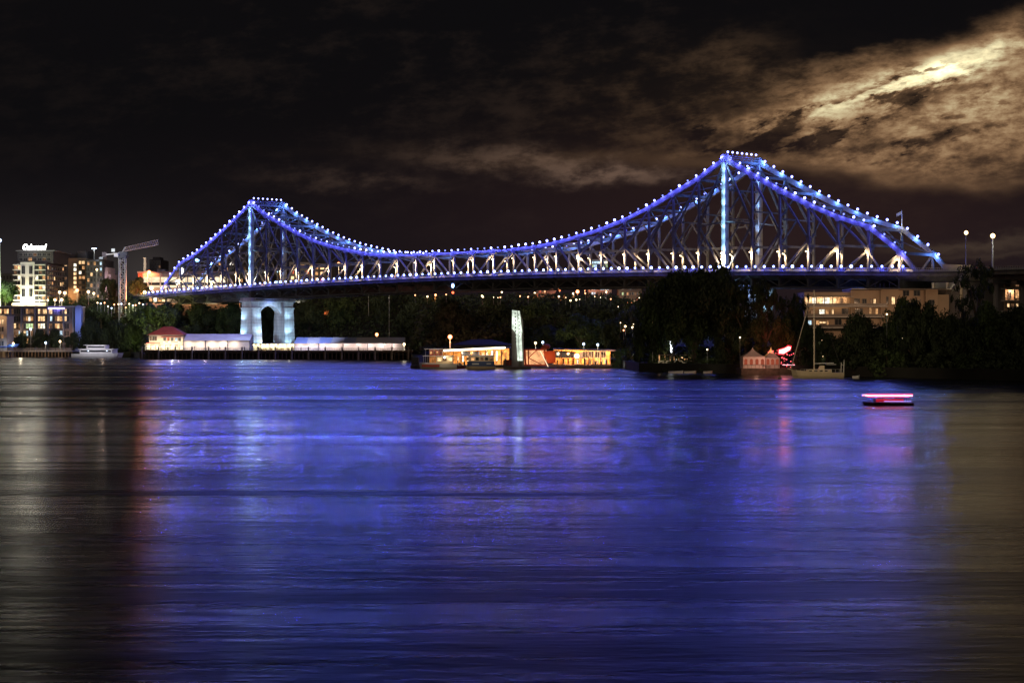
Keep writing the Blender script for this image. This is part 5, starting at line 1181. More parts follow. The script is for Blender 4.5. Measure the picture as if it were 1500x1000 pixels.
for k in range(4): m = MB(); m.box(-L*.10+k*1.0, -L*.10+k*1.0+.6, 1.5, 1.58, 4.8, 5.6); m.build('upper_window', [DIM, WARM, DIM, WARM][k], r, world=False)
m = MB(); m.box(-L*.36, L*.36, -1.7, 1.7, 6.3, 6.45)
for k in range(7): m.tube((-L*.34+k*L*.11, 1.5, 4.3), (-L*.34+k*L*.11, 1.5, 6.3), .05)
m.build('awning', BW, r, world=False)
m = MB(); m.ball((-2.2, 1.9, 3.7), .3, 8, 6); m.build('deck_lamp', emat('deck_lamp', (1, .9, .7), 6), r, world=False, smooth=True)
lamp_or_wash_light((X(640, Z), Z-6, 6.5), (1, .78, .55), 420, .3); lamp_or_wash_light((X(655, Z), Z-3, 3.6), (1, .8, .5), 110, .3)
# blue and cream houseboat
px0, px1 = 682, 726; L = X(px1, Z)-X(px0, Z)
r = thing('ferry_boat', 'blue and cream covered ferry boat moored in front of the terminal', 'boat', (X((px0+px1)/2, Z-2), Z-2, 0), None, math.pi)
m = MB(); hull(m, L, 4, .9, .12, .2, .9); m.build('hull', BCR, r, world=False)
m = MB(); m.box(-L*.46, L*.44, 1.7, 1.95, .95, 2.5); m.box(-L*.46, L*.44, -1.95, -1.7, .95, 2.5); m.build('bulwark', BBL, r, world=False)
m = MB(); m.box(-L*.44, L*.40, -1.65, 1.65, .9, 4.2); m.build('cabin', BCR, r, world=False)
m = MB(); m.box(-L*.47, L*.46, -2.0, 2.0, 4.2, 4.4); m.build('roof', BW, r, world=False)
for k in range(6): m = MB(); m.box(-L*.40+k*1.45, -L*.40+k*1.45+.95, 1.65, 1.73, 2.8, 3.8); m.build('window', [DIM, GLASS, DIM, GLASS, WARM, DIM][k], r, world=False)
m = MB(); m.box(L*.05, L*.28, 1.951, 1.99, 1.5, 1.9); m.box(-L*.35, -L*.2, 1.951, 1.99, 1.6, 1.9); m.build('name_stripe', mat('pale_letters', (.6, .62, .6), .6), r, world=False)
lamp_or_wash_light((X(704, Z), Z-9, 5.5), (1, .78, .55), 330, .3)
# ---- pontoon with pointed tents, red lanterns
Z = 478
r = thing('event_pontoon', 'dark floating pontoon carrying the pointed tents', 'pontoon', (X(1125, Z), Z+4, 0)); m = MB(); m.box(X(1086, Z), X(1166, Z), Z, Z+12, -.5, 1.75); m.build('float', WOODD, r)
m = MB()
for k in range(14): x = X(1090+k*5.6, Z); m.tube((x, Z+.2, 1.75), (x, Z+.2, 2.8), .035, .035, 4)
m.box(X(1088, Z), X(1165, Z), Z+.17, Z+.23, 2.75, 2.82); m.build('railing', stem, r)
def tent(px0, px1, apx, apy, eave, Z, label):
    x0, x1 = X(px0, Z), X(px1, Z); ze = H(eave, Z); za_ = H(apy, Z); D = 6.5; xm = (x0+x1)/2
    r = thing('pagoda_tent', label, 'tent', (xm, Z+D/2, 1.75), 'white pointed tents on the pontoon'); m = MB()
    K = 6; rings = []
    for k in range(K+1):
        u = k/K; s_ = (1-u)**1.7; z = ze+(za_-ze)*u; rings.append([(xm-(xm-x0)*s_, Z+D/2-D/2*s_, z), (xm+(x1-xm)*s_, Z+D/2-D/2*s_, z), (xm+(x1-xm)*s_, Z+D/2+D/2*s_, z), (xm-(xm-x0)*s_, Z+D/2+D/2*s_, z)])
    m.add([p for q in rings for p in q], [(k*4+j, k*4+(j+1) % 4, k*4+4+(j+1) % 4, k*4+4+j) for k in range(K) for j in range(4)]); m.build('roof', TENTW, r)
    m = MB(); m.box(x0, x1, Z, Z+.08, 1.75, ze); m.box(x0, x0+.08, Z+.08, Z+D, 1.75, ze); m.build('cloth_wall', TENTW, r)
    nw = 4 if px1-px0 > 28 else 3
    for k in range(nw):
        cx_ = x0+(x1-x0)*(k+.5)/nw; m = MB(); w_ = .42
        pts = [(cx_-w_, 2.7), (cx_+w_, 2.7)]+[(cx_+w_*math.cos(math.pi*j/8), 3.9+w_*math.sin(math.pi*j/8)) for j in range(9)]
        m.prism(pts, Z-.05, Z-.003); m.build('arched_window', emat('tent_window', (.8, .16, .08), .35), r)
    return r
tent(1088.5, 1121, 1106.5, 508.5, 522.5, Z+.6, 'white pagoda tent with arched windows at the left end of the pontoon')
tent(1121.5, 1142, 1127, 508, 524, Z+1.4, 'smaller pagoda tent glowing pink behind the left tent')
lamp_or_wash_light((X(1100, Z), Z-6, 4), (1, .70, .45), 170, .3); lamp_or_wash_light((X(1125, Z), Z-3.5, 4.5), (1, .30, .22), 330, .3); lamp_or_wash_light((X(1114, Z), Z-3, 3.5), (1, .5, .35), 110, .3)
lamp_or_wash_light((X(1150, Z), Z+3, 5.5), (1, .05, .07), 420, .3); river(1148, 512, Z-1, (1, .06, .16), RX_E*.14); river(1108, 530, Z-1, (1, .5, .35), RX_E*.05)
r = thing('red_lantern', 'glowing red and white fish shaped lantern above the pontoon', 'lantern', (X(1153, Z), Z+4, H(519, Z)))
m = MB(); m.prism([(X(a_, Z), H(b__, Z)) for a_, b__ in ((1144.5, 517.5), (1145, 512.5), (1150, 511.5), (1155, 509.5), (1158, 507.5), (1161.5, 508.5), (1160.5, 512), (1156, 515), (1151, 518))], Z+3.8, Z+4.3); m.build('lantern_body', emat('lantern_core', (1.0, .45, .38), 5), r)
m = MB(); m.prism([(X(a_, Z), H(b__, Z)) for a_, b__ in ((1143, 519.5), (1143.5, 511.5), (1149.5, 510), (1155, 508), (1157.5, 505.5), (1163.5, 506.5), (1162, 513), (1156.5, 516.5), (1151.5, 519.8))], Z+4.31, Z+4.5); m.build('lantern_rim', emat('lantern_rim', (1.0, .03, .05), 1.6), r)
m = MB(); m.tube((X(1152, Z), Z+4.6, 1.75), (X(1152, Z), Z+4.6, H(514, Z)), .09); m.build('pole', stem, r)
rgh = random.Random(31)
r = thing('red_string_lights', 'tangle of small red lights between the tents and the lantern', 'string lights', (X(1148, Z), Z+3, 1.75))
m = MB(); 
for k in range(46):
    px, py = rgh.uniform(1128, 1166), rgh.uniform(513, 538); m.ball((X(px, Z), Z+2.5+rgh.uniform(0, 3), H(py, Z)), rgh.uniform(.06, .17), 5, 4)
m.build('bulb', emat('red_bulb', (1.0, .10, .12), 3.5), r)['kind'] = 'stuff'
m = MB(); m.box(X(1148, Z), X(1166, Z), Z+2, Z+2.2, H(534.8, Z), H(534.0, Z)); m.build('light_bar', emat('pink_bar', (1, .5, .55), 3), r)
m = MB()
for k in range(5): m.tube((X(1130+k*8, Z), Z+3, 1.75), (X(1130+k*8, Z), Z+3, H(513, Z)), .04, .04, 4)
m.build('wire_post', stem, r)
r = thing('pontoon_table', 'long dark table set in front of the tents on the pontoon', 'table', (X(1122, Z), Z-.0+.8, 1.75)); m = MB(); m.box(X(1117, Z), X(1128, Z), Z+.3, Z+.55, 2.45, 2.52); m.build('table_top', stem, r)
for px in (1118, 1122.5, 1127): m = MB(); m.box(X(px, Z)-.04, X(px, Z)+.04, Z+.33, Z+.5, 1.75, 2.45); m.build('leg', stem, r)
# ---- sailing boat
Z = 443; L = X(1235, Z)-X(1154, Z)
r = thing('sailing_boat', 'cream hulled sailing yacht with a tall bare mast moored at right', 'sailboat', (X(1197, Z), Z, 0), None, math.pi)
m = MB(); hull(m, L*.94, 3.8, 1.35, .45, .75, .8); m.build('hull', BCR, r, world=False)
m = MB(); m.beam((L*.44, 0, 2.0), (L*.535, 0, 2.35), .3, .2); m.build('bowsprit', BCR, r, world=False)
m = MB(); m.slab([(-L*.25, -1.1), (L*.16, -1.0), (L*.20, 0), (L*.16, 1.0), (-L*.25, 1.1)], 1.45, 2.15); m.build('cabin', BCR, r, world=False)
for k in range(4): m = MB(); m.box(-L*.18+k*1.3, -L*.18+k*1.3+.8, 1.09, 1.15, 1.65, 1.95); m.build('porthole', GLASS, r, world=False)
m = MB(); m.add([(-L*.12, -1, 2.15), (-L*.12, 1, 2.15), (-L*.02, .8, 2.15), (-L*.02, -.8, 2.15), (-L*.12, -1, 3.1), (-L*.12, 1, 3.1), (-L*.05, .7, 3.1), (-L*.05, -.7, 3.1)], [(4, 5, 6, 7), (0, 1, 5, 4), (1, 2, 6, 5), (2, 3, 7, 6), (3, 0, 4, 7)]); m.build('spray_hood', BCR, r, world=False)
mh = H(425, Z); mx_ = X(1197, Z)-X(1192.5, Z)
m = MB(); m.tube((mx_, 0, 1.5), (mx_, 0, mh), .17, .12, 8); m.build('mast', mat('mast_alloy', (.62, .52, .40), .5), r, world=False)
m = MB()
for f_ in (.42, .72): m.beam((mx_, -1.1, mh*f_), (mx_, 1.1, mh*f_), .08, .08, (0, 0, 1))
m.build('spreader', BW, r, world=False)
m = MB(); m.tube((mx_-.1, 0, 3.6), (-L*.30, 0, 3.75), .10, .09, 6); m.build('boom', BW, r, world=False)
m = MB(); m.tube((L*.5, 0, 2.3), (mx_+.05, 0, mh-.6), .05, .05, 4); m.build('forestay', stem, r, world=False); m = MB(); m.tube((-L*.46, 0, 1.7), (mx_-.05, 0, mh-.1), .03, .03, 4); m.build('backstay', stem, r, world=False)
m = MB(); m.tube((L*.47, 0, 2.4), (mx_+1.6, 0, mh*.80), .12, .08, 6); m.build('furled_sail', mat('sail_cloth', (.40, .33, .26), .8), r, world=False)
for sx in (-1.5, 1.5): m = MB(); m.tube((mx_-.3, sx, 1.7), (mx_, sx*.1, mh*.72), .025, .025, 4); m.build('shroud', stem, r, world=False)
m = MB(); m.box(-L*.33, -L*.16, -1.2, 1.2, 3.35, 3.45)
m.build('awning', BW, r, world=False)
for sx in (-L*.47, -L*.42): m = MB(); m.tube((sx, .7, 1.4), (sx-.1, .7, 4.6 if sx < -L*.45 else 3.9), .10, .07, 6); m.build('stern_pole', BW, r, world=False)
m = MB(); m.tube((-L*.42, .7, 3.3), (-L*.47, .7, 3.3), .05, .05, 5)
for k in range(12): xx = -L*.38+k*L*.07; m.tube((xx, 1.6-.4*(k > 9), 1.4), (xx, 1.6-.4*(k > 9), 2.2), .03, .03, 4)
m.tube((-L*.47, 1.6, 2.2), (L*.32, 1.6, 2.2), .02, .02, 4); m.tube((-L*.47, .7, 2.2), (-L*.47, 1.6, 2.2), .02, .02, 4)
m.build('guard_rail', BW, r, world=False)
lamp_or_wash_light((X(1180, Z), Z-18, 13), (1, .78, .48), 3600, .5)
mast_l = lamp_or_wash_light((X(1188, Z), Z-8, 18), (1, .75, .5), 260, .4)
r = thing('mooring_buoy', 'small dark buoy floating in front of the pontoon', 'buoy', (X(1142.5, 432), 432, 0)); m = MB(); m.ball((0, 0, .1), .55, 10, 7, .8); m.tube((0, 0, .4), (0, 0, 1.5), .09); m.build('float', WOODD, r, world=False)
# small tenders under the bank
for k, (px, ln, lab) in enumerate(((990, 4.2, 'white dinghy at the left under the dark bank trees'), (1011, 3.4, 'cream dinghy right beside the white one under the bank'), (1037, 2.6, 'small pale dinghy alone between the big trees and the pontoon'), (1254, 1.8, 'tiny white dinghy right of the sailing yacht'))):
    Z = 498 if px < 1100 else 440
    r = thing('dinghy', lab, 'dinghy', (X(px, Z), Z, 0), 'dinghies under the right bank'); m = MB(); hull(m, ln, 1.5, .55, .4, .2); m.build('hull', BW, r, world=False)
    m = MB(); m.box(-ln*.2, -ln*.1, -.6, .6, .56, .66); m.build('thwart', WOODD, r, world=False); lamp_or_wash_light((X(px, Z), Z-4, 4), (1, .9, .65), 65, .2)
# ---- river taxi with pink neon
Z = 268; r = thing('river_taxi', 'low river taxi boat glowing with pink neon on the open water', 'boat', (X(1300, Z), Z, 0), None, math.pi)
L = X(1338, Z)-X(1264, Z)
m = MB(); hull(m, L, 2.4, .38, .25, .2); m.build('hull', mat('taxi_hull', (.03, .02, .03), .4), r, world=False)
m = MB(); m.box(-L*.30, L*.25, -.9, .9, .55, 1.0); m.build('cabin', mat('taxi_cabin', (.20, .05, .06), .4), r, world=False)
m = MB()
for xx in (-L*.4, -L*.15, L*.12, L*.36):
    for yy_ in (-.85, .85): m.tube((xx, yy_, .5), (xx, yy_, 1.45), .035, .035, 5)
m.build('canopy_post', stem, r, world=False)
m = MB(); m.box(-L*.46, L*.46, -1.0, 1.0, 1.45, 1.52); m.build('canopy', mat('taxi_canopy', (.15, .03, .05), .5), r, world=False)
m = MB(); m.box(-L*.47, L*.47, 1.02, 1.1, 1.40, 1.62); m.box(-L*.47, L*.47, -1.1, -1.02, 1.40, 1.62); m.build('neon_tube', emat('neon_white', (1.0, .34, .50), 3.2), r, world=False)
m = MB(); m.box(-L*.47, L*.44, 1.02, 1.08, 1.63, 1.78); m.box(-L*.40, L*.42, 1.02, 1.08, 1.28, 1.39); m.build('neon_glow_strip', emat('neon_pink', (1.0, .04, .16), 1.6), r, world=False)
m = MB(); m.box(-L*.44, L*.1, 1.15, 1.19, .62, .70); m.build('side_light', emat('side_blue', (.45, .35, 1.0), 1.6), r, world=False)
for k in range(6): lamp_or_wash_light((X(1269+k*12.5, Z), Z-1.3, 1.5), (1, .02, .12), 100, .12)
for k, (xx, lab) in enumerate(((-.35*L, 'passenger in dark clothes seated toward the bow of the neon taxi'), (.05*L, 'passenger in dark clothes seated in the middle of the neon taxi'))): pass
# ================================================================ RIGHT BANK BUILDINGS
Z = 545
r = thing('waterside_apartments', 'four storey cream apartment building with a brightly lit corner flat at right', 'apartment block', (X(1280, Z), Z+8, ground(X(1280, Z), Z)))
TAN = mat('tan_render', (.50, .38, .28), .85, var=.08, vscale=.2); fl = [426, 448.5, 464, 479.5, 495]
gz = r.location.z
def seg(p0, p1, pyt, dy, nm='wall', mt=TAN, pyb=515): m = MB(); m.box(X(p0, Z), X(p1, Z), Z+dy, Z+16, H(pyb, Z), H(pyt, Z)); return m.build(nm, mt, r)
seg(1180, 1248, 427.5, 2.6); seg(1248.1, 1292, 425, 2.0); seg(1292.1, 1318, 424, 1.2); seg(1318.1, 1358, 424.5, 2.8); seg(1358.1, 1376, 423, 1.8); seg(1376.1, 1394, 431, 3.4)
m = MB(); m.slab([(X(1178, Z), Z-.2), (X(1250, Z), Z-.2), (X(1250, Z), Z+16), (X(1178, Z), Z+16)], H(434.8, Z), H(434.0, Z)); m.build('corner_roof', PALE, r)
m = MB(); m.box(X(1248, Z), X(1394, Z)+.4, Z+.4, Z+16.4, H(424, Z)+.02, H(422.6, Z)+.02); m.build('roof', PALE, r); m = MB(); m.box(X(1270, Z), X(1385, Z), Z-1.2, Z+.39, H(423.4, Z), H(422.4, Z)); m.build('roof_canopy', DKW, r)
for k in range(12):
    p0 = 1182+k*5.1; key = 'bbobboobbwdw'[k]; m = MB(); m.box(X(p0, Z), X(p0+4.5, Z), Z+2.5, Z+2.58, H(447, Z), H(436, Z)); m.build('lit_pane', LIT[key], r)
for k in range(5): m = MB(); px = 1184+k*12; m.box(X(px, Z)-.12, X(px, Z)+.12, Z+.2, Z+.45, H(448, Z), H(435, Z)); m.build('column', PALE, r)
for i_, (py, a_, b__) in enumerate(((448.6, 1178, 1300), (463.9, 1177, 1296), (479.6, 1172, 1290))):
    m = MB(); m.box(X(a_, Z), X(b__, Z), Z-.9, Z+1.99-.8*(i_ == 9), H(py+.9, Z), H(py-.6, Z)); m.build('balcony_slab', PALE, r)
    m = MB(); m.box(X(a_+3, Z), X(b__-2, Z), Z-.85, Z-.80, H(py-.6, Z), H(py-4.2, Z)); m.build('balustrade', mat('rail_glass', (.10, .08, .07), .3), r)
for px, py, w_, h_, k in ((1206, 457, 1.6, 1.7, 'o'), (1213.5, 457, .9, 1.6, 'w'), (1222, 457, .5, 1.8, 'b'), (1200, 473, .9, 1.5, 'w'), (1207, 472, 2.2, .5, 'b'), (1214.5, 473.5, .5, 1.5, 'w'), (1188, 473, 1.0, 1.6, 'c'), (1192, 458, .7, 1.8, 'd'),
                        (1277, 455, .6, 1.8, 'w'), (1286, 456, .6, 1.7, 'w'), (1283, 442, .6, 1.8, 'b'), (1278, 442, .4, 1.7, 'd'), (1268, 443, 1.2, 2.2, '.'), (1257, 443, 1.6, 2.4, '.'), (1260, 457, 2.2, 2.2, '.'), (1240, 457, 1.8, 2.2, '.'), (1230, 472, 2.0, 2.0, '.'), (1250, 472, 1.5, 2.0, '.')):
    dy = 2.6 if px < 1248 else 2.0; window(r, X(px, Z), Z+dy-.09, H(py, Z), w_, h_, k)
for px, py, w_, h_, k in ((1309.5, 440, .9, 2.2, 'b'), (1301, 440, .5, 2.2, '.'), (1324, 441, .8, 1.6, '.'), (1337, 442, .9, 1.3, 'd'), (1343, 442, .9, 1.3, '.'), (1349, 442, .9, 1.3, 'd'), (1330, 429, 1.8, 1.6, '.'), (1346, 429, 1.8, 1.6, '.'), (1367, 443, 1.4, 1.6, '.')):
    dy = 1.2 if px < 1318 else (2.8 if px < 1358 else 1.8); window(r, X(px, Z), Z+dy-.09, H(py, Z), w_, h_, k)
for px in (1248, 1292, 1358): m = MB(); m.box(X(px, Z)-.25, X(px, Z)+.25, Z+.9, Z+1.15, gz-2, H(425, Z)); m.build('pilaster', TAN, r)
for px in (1288, 1295, 1301, 1309): m = MB(); m.tube((X(px, Z), Z+6, H(422.6, Z)), (X(px, Z), Z+6, H(414, Z)), .07, .07, 4); m.build('aerial', stem, r)
for k in range(4): lamp_or_wash_light((X(1188+k*16, Z), Z+1.2, H(436.5, Z)), (1, .60, .28), 130, .3)
for px in (1190, 1235, 1280, 1325, 1370): lamp_or_wash_light((X(px, Z), Z-28, 20), (1, .58, .32), 2600, .6, 60, (X(px, Z), Z, 20))
Z = 560
r = thing('hillside_apartments', 'cream apartment building with lit terrace cut by the right edge', 'apartment block', (X(1485, Z), Z+8, ground(X(1485, Z), Z)))
m = MB(); m.box(X(1463, Z), X(1530, Z), Z+2.5, Z+16, r.location.z-4, H(407, Z)); m.build('wall', TAN, r)
for py, a_ in ((406.5, 1466), (423, 1462), (440.5, 1456), (456, 1455)): m = MB(); m.box(X(a_, Z), X(1530, Z), Z, Z+2.49, H(py+1.0, Z), H(py-1.2, Z)); m.build('balcony_slab', PALE, r)
for px in (1472, 1487, 1500): m = MB(); m.box(X(px, Z)-.2, X(px, Z)+.2, Z+.3, Z+.6, H(456, Z), H(407, Z)); m.build('column', TAN, r)
for px, py, w_, h_, k in ((1478, 414, 2.2, 2.2, '.'), (1494, 414, 1.4, 2.2, 'd'), (1475, 432, .9, 1.5, 'w'), (1482, 431, .9, 2.3, '.'), (1494, 431, 2.0, 2.2, 'w'), (1480, 447, .6, 1.1, 'b'), (1474, 447, .6, 1.1, 'w'), (1493, 447, .6, 1.1, 'b'), (1486, 447, 1.0, 1.0, 'd')): window(r, X(px, Z), Z+2.41, H(py, Z), w_, h_, k)
lamp_or_wash_light((X(1484, Z), Z+1, H(426, Z)), (1, .55, .3), 700, .3); lamp_or_wash_light((X(1480, Z), Z-20, 30), (1, .58, .36), 1800, .5, 60, (X(1485, Z), Z, 26))
# bridge approach: abutment, lit undercroft, masts
r = thing('bridge_abutment', 'cream lit abutment wall under the right end of the bridge deck', 'abutment', tuple(BP(385, W/2, 12)), None)
m = MB(); q = [BP(371, -1.0, 0), BP(384, -1.0, 0), BP(384, W+1, 0), BP(371, W+1, 0)]; m.slab([(p.x, p.y) for p in q], 8, dk(371)-3.4); m.build('wall', GREYW, r)
m = MB()
for k in range(3):
    p = BP(372+k*5, -1.5, 0); m.beam((p.x, p.y, 12), (p.x, p.y, dk(371)-3.4), .6, .6)
m.build('buttress', CRW, r)
m = MB(); p, q = BP(373, 2.2, dk(371)), BP(384, 2.2, dk(375)); m.beam(p+Vector((0, 0, 1.2)), q+Vector((0, 0, .6)), .3, 2.6); m.build('parapet', CRW, r)
for tq in (372, 380, 388): lamp_or_wash_light(BP(tq, -6, dk(371)-3.5), (1, .84, .48), 160, .3)
lamp_or_wash_light(BP(381, -3, dk(371)+2.8), (1, .80, .42), 260, .3)
lamp_or_wash_light(BP(363, -5, dk(371)-6), (.15, .35, 1), 900, .3); lamp_or_wash_light(BP(345, -4, dk(371)-6.5), (.12, .25, 1), 600, .3)
m = MB(); a_, b__ = BP(368, -2, 15), BP(384, -3.5, dk(375)-1.5)
for tq, lab in ((392, 'left slim column pair carrying the road beyond the right abutment'), (412, 'right slim column pair carrying the road beyond the right abutment')):
    pc = BP(tq, W/2, ground(*BP(tq, W/2, 0)[:2])); r = thing('viaduct_column', lab, 'column', tuple(pc)); m = MB()
    m.beam(BP(tq, -1, dk(375)-3.4), BP(tq, W+1, dk(375)-3.4), 1.4, 1.2); m.build('crosshead', GREYW, r)
    for w_ in (2, W-2): m = MB(); m.tube(BP(tq, w_, pc.z-2), BP(tq, w_, dk(375)-4.0), .8, .8, 10); m.build('column', GREYW, r)
a_, b__ = BP(368, -2, 15), BP(384, -3.5, dk(375)-1.5)
r = thing('raking_strut', 'slanting blue lit steel strut beside the right abutment', 'strut', tuple(a_)); m = MB(); m.beam(a_, b__, .8, .8); m.build('strut', steel, r)
lamp_or_wash_light(a_+Vector((-2, -4, 2)), (.15, .3, 1), 700, .3)
for px, py, lab in ((1415, 343, 'thin floodlight mast right of the bridge end, left of the pair'), (1454, 348, 'brightly lit white mast right of the bridge end, right of the pair')):
    mast('floodlight_mast', lab, px, py, 545, .17 if px < 1430 else .3, GW, WW, 0, zb=dk(370)-2, hr=.62 if px < 1430 else .75, cat='light mast')
lamp_or_wash_light((X(1453, 545), 542.5, H(356, 545)), (1, .95, .8), 130, .2); lamp_or_wash_light((X(1456.5, 545), 542, H(368, 545)), (1, .95, .8), 90, .2)
for k, px in enumerate((1421, 1428, 1440, 1447)):
    r = thing('parked_car', ['red car on the bridge approach, leftmost of four', 'red car on the approach, second from the left', 'grey car on the approach, third from the left', 'grey car on the approach, rightmost of four'][k], 'car', (X(px, 556), 556, dks(375)), 'cars on the bridge approach'); m = MB()
    m.prism([(-2.1, .35), (2.1, .35), (2.1, .85), (1.3, .95), (.8, 1.45), (-1.1, 1.45), (-1.7, .95), (-2.1, .9)], -.85, .85); m.build('body', [REDM, REDM, GREYW, GREYW][k], r, world=False)
    for sx in (-1.3, 1.3):
        m = MB(); m.tube((sx, -.9, .35), (sx, -.6, .35), .34, .34, 12); m.build('wheel', stem, r, world=False)
    m = MB(); m.box(-2.14, -2.09, -.7, -.4, .6, .8); m.box(-2.14, -2.09, .4, .7, .6, .8); m.box(2.0, 2.14, -.88, -.855, .6, .8); m.build('tail_light', emat('tail_red', (1, .04, .03), 3), r, world=False)
    lamp_or_wash_light((X(px, 556), 553.2, dks(375)+1.2), (1, .1, .06), 12, .1)
# light ornament and lit promenade below the big trees
Z = 514
r = thing('light_ornament', 'zigzag white light ornament hanging under the big dark trees', 'light ornament', (X(983, Z), Z, H(517, Z)))
m = MB(); pts = [(985.5, 498.5), (981.5, 500.0), (981.2, 503.5), (983.5, 505), (982.2, 508), (984.5, 510), (982.3, 512.5), (984, 514.5), (983, 516)]
for p, q in zip(pts, pts[1:]): m.tube((X(p[0], Z), Z, H(p[1], Z)), (X(q[0], Z), Z, H(q[1], Z)), .16, .16, 6)
m.build('light_tube', emat('cool_tube', (.9, .97, 1), 4), r); m = MB(); m.tube((X(985.5, Z), Z+.2, 2.6), (X(985.5, Z), Z+.2, H(498, Z)), .06, .06, 5); m.build('pole', stem, r)
r = thing('cafe_terrace', 'low lit cafe terrace glimpsed under the big dark trees', 'terrace', (X(992, 517), 519, 2.6)); zt_ = H(528.5, 517); m = MB(); m.box(X(964, 517), X(1020, 517), 517, 524, 2.0, zt_); m.build('platform', PALE, r)
rgh = random.Random(8)
for k in range(13): px = 966+k*4.1; m = MB(); m.box(X(px, 517), X(px+rgh.uniform(1, 3), 517), 519, 519.2, zt_+.1, zt_+rgh.uniform(.5, 1.9)); m.build('lit_bay', LIT[rgh.choice('bwow')], r)
m = MB(); m.box(X(964, 517), X(1020, 517), 517, 522, H(520, 517), H(519.5, 517)); m.build('roof', WOODD, r)
for px in (964.5, 983, 1001, 1019.5): m = MB(); m.box(X(px, 517)-.08, X(px, 517)+.08, 517.1, 517.3, zt_, H(520, 517)); m.build('post', stem, r)
for px in (972, 1008): lamp_or_wash_light((X(px, 517), 515, H(523, 517)), (1, .78, .42), 120, .3)
g = random.Random(51)
dots = [(912+g.uniform(-4, 30), 468+g.uniform(0, 20)) for _ in range(10)]+[(g.uniform(690, 780), g.uniform(428, 438)) for _ in range(6)]+[(g.uniform(905, 940), g.uniform(440, 462)) for _ in range(7)]+[(g.uniform(600, 900), g.uniform(427, 441)) for _ in range(16)]
for k, (px, py) in enumerate(dots):
    mast('garden_lamp', 'tiny warm lamp among the dark trees on the slope under the span', px, py, 606 if px > 880 and py > 466 else 740, .05, [GW, GO, GW][k % 3], WL, 0, zb=H(py, 606 if px > 880 and py > 466 else 740)-3, hr=.17+.1*(k % 3), cat='lamp', group='tiny lamps on the wooded slope')
sp_l = [(938, 514, 'amber lamp among the bank bushes right of the terminal'), (1036, 512.5, 'faint lamp in the middle of the dark trees'), (1084, 495, 'cool tiny lamp left above the tents'), (956, 474, 'tiny lamp high in the left flank of the big trees'), (1203, 499, 'pinkish lamp behind the yacht mast'), (1206, 523, 'white lamp just right of the yacht mast'), (1299, 461, 'small lamp in the trees below the waterside flats'), (1440, 465, 'lone pinkish lamp on the dark right bank'), (1322, 497, 'lower white lamp in the dark trees under the waterside flats'), (1385, 514, 'dim orange lamp deep in the right bank trees')]
for px, py, lab in sp_l: mast('garden_lamp', lab, px, py, 462 if px > 940 else 560, .05, GW, WW, 25, zb=2.6 if py > 480 else ground(X(px, 470), 470), hr=.22, cat='lamp')
# ================================================================ TREES
LEAFD = mat('foliage_dark', (.035, .050, .020), .8, var=.5, vscale=.35); LEAFM = mat('foliage_mid', (.055, .085, .025), .8, var=.5, vscale=.3); BARK = mat('bark', (.10, .075, .055), .9, var=.3, vscale=1)
def crown_mesh(seed, n, leaf, shape='dome', mt=None, holes=.0):
    """unit crown: about 1 wide each side, 0..1 high, made of many leaf sprays in lumps"""
    g = random.Random(seed); m = MB(); lumps = []
    for k in range(34 if shape == 'dome' else 26):
        an = g.uniform(0, 6.283); u = g.uniform(0, 1)**.6
        if shape == 'dome': z = g.uniform(.15, .95); rr = math.sqrt(max(0, 1-((z-.28)/.75)**2))*u*.80
        elif shape == 'tall': z = g.uniform(.08, .95); rr = (.75-.35*abs(z-.4))*u
        else: z = g.uniform(.35, .92); rr = (.9-.5*abs(z-.6))*u
        lumps.append((math.cos(an)*rr, math.sin(an)*rr, z, g.uniform(.16, .34)*(1 if shape != 'open' else .62)))
    for k in range(n):
        cx, cy, cz, r_ = g.choice(lumps); d = Vector((g.gauss(0, 1), g.gauss(0, 1), g.gauss(0, 1))).normalized()
        rad = r_*(g.uniform(.25, 1.0)**.45)*(1.12 if g.random() < .12 else 1)
        p = Vector((cx, cy, cz))+Vector((d.x*rad, d.y*rad, d.z*rad*.72))
        nrm = (d+Vector((g.uniform(-.8, .8), g.uniform(-.8, .8), g.uniform(-.5, .9)))).normalized(); t_ = nrm.orthogonal().normalized(); b_ = nrm.cross(t_)
        a_ = g.uniform(0, 6.28); t2 = t_*math.cos(a_)+b_*math.sin(a_); b2 = nrm.cross(t2); s_ = leaf*g.uniform(.6, 1.3)
        m.add([p-t2*s_, p-b2*s_*.5+t2*s_*.1, p+t2*s_, p+b2*s_*.5-t2*s_*.1], [(0, 1, 2, 3)])
    return m, lumps
def tree_mesh(seed, n, leaf, shape, mt):
    m, lumps = crown_mesh(seed, n, leaf, shape)
    c = m.mesh('crown', mt)
    t = MB(); g = random.Random(seed+99); base = (0, 0, -.55 if shape != 'tall' else -.3)
    fork = Vector((0, 0, .10)); t.tube(base, fork, .075, .05, 8)
    for l in lumps[:9]: 
        mid = fork.lerp(Vector(l[:3]), .5)+Vector((g.uniform(-.05, .05), g.uniform(-.05, .05), .03)); t.tube(fork-Vector((0, 0, .03)), mid, .035, .022, 6); t.tube(mid, l[:3], .022, .008, 5)
    return c, t.mesh('trunk', BARK)
TM = {}
for nm, args in dict(d1=(1, 9000, .040, 'dome', LEAFD), d2=(2, 9000, .040, 'dome', LEAFD), d3=(3, 9000, .040, 'dome', LEAFM), t1=(4, 3200, .045, 'tall', LEAFD), t2=(5, 3200, .045, 'tall', LEAFM), o1=(6, 2600, .036, 'open', LEAFD), o2=(7, 2600, .036, 'open', LEAFD), b1=(8, 1800, .06, 'dome', LEAFM), b2=(9, 1800, .06, 'dome', LEAFD)).items(): TM[nm] = tree_mesh(*args)
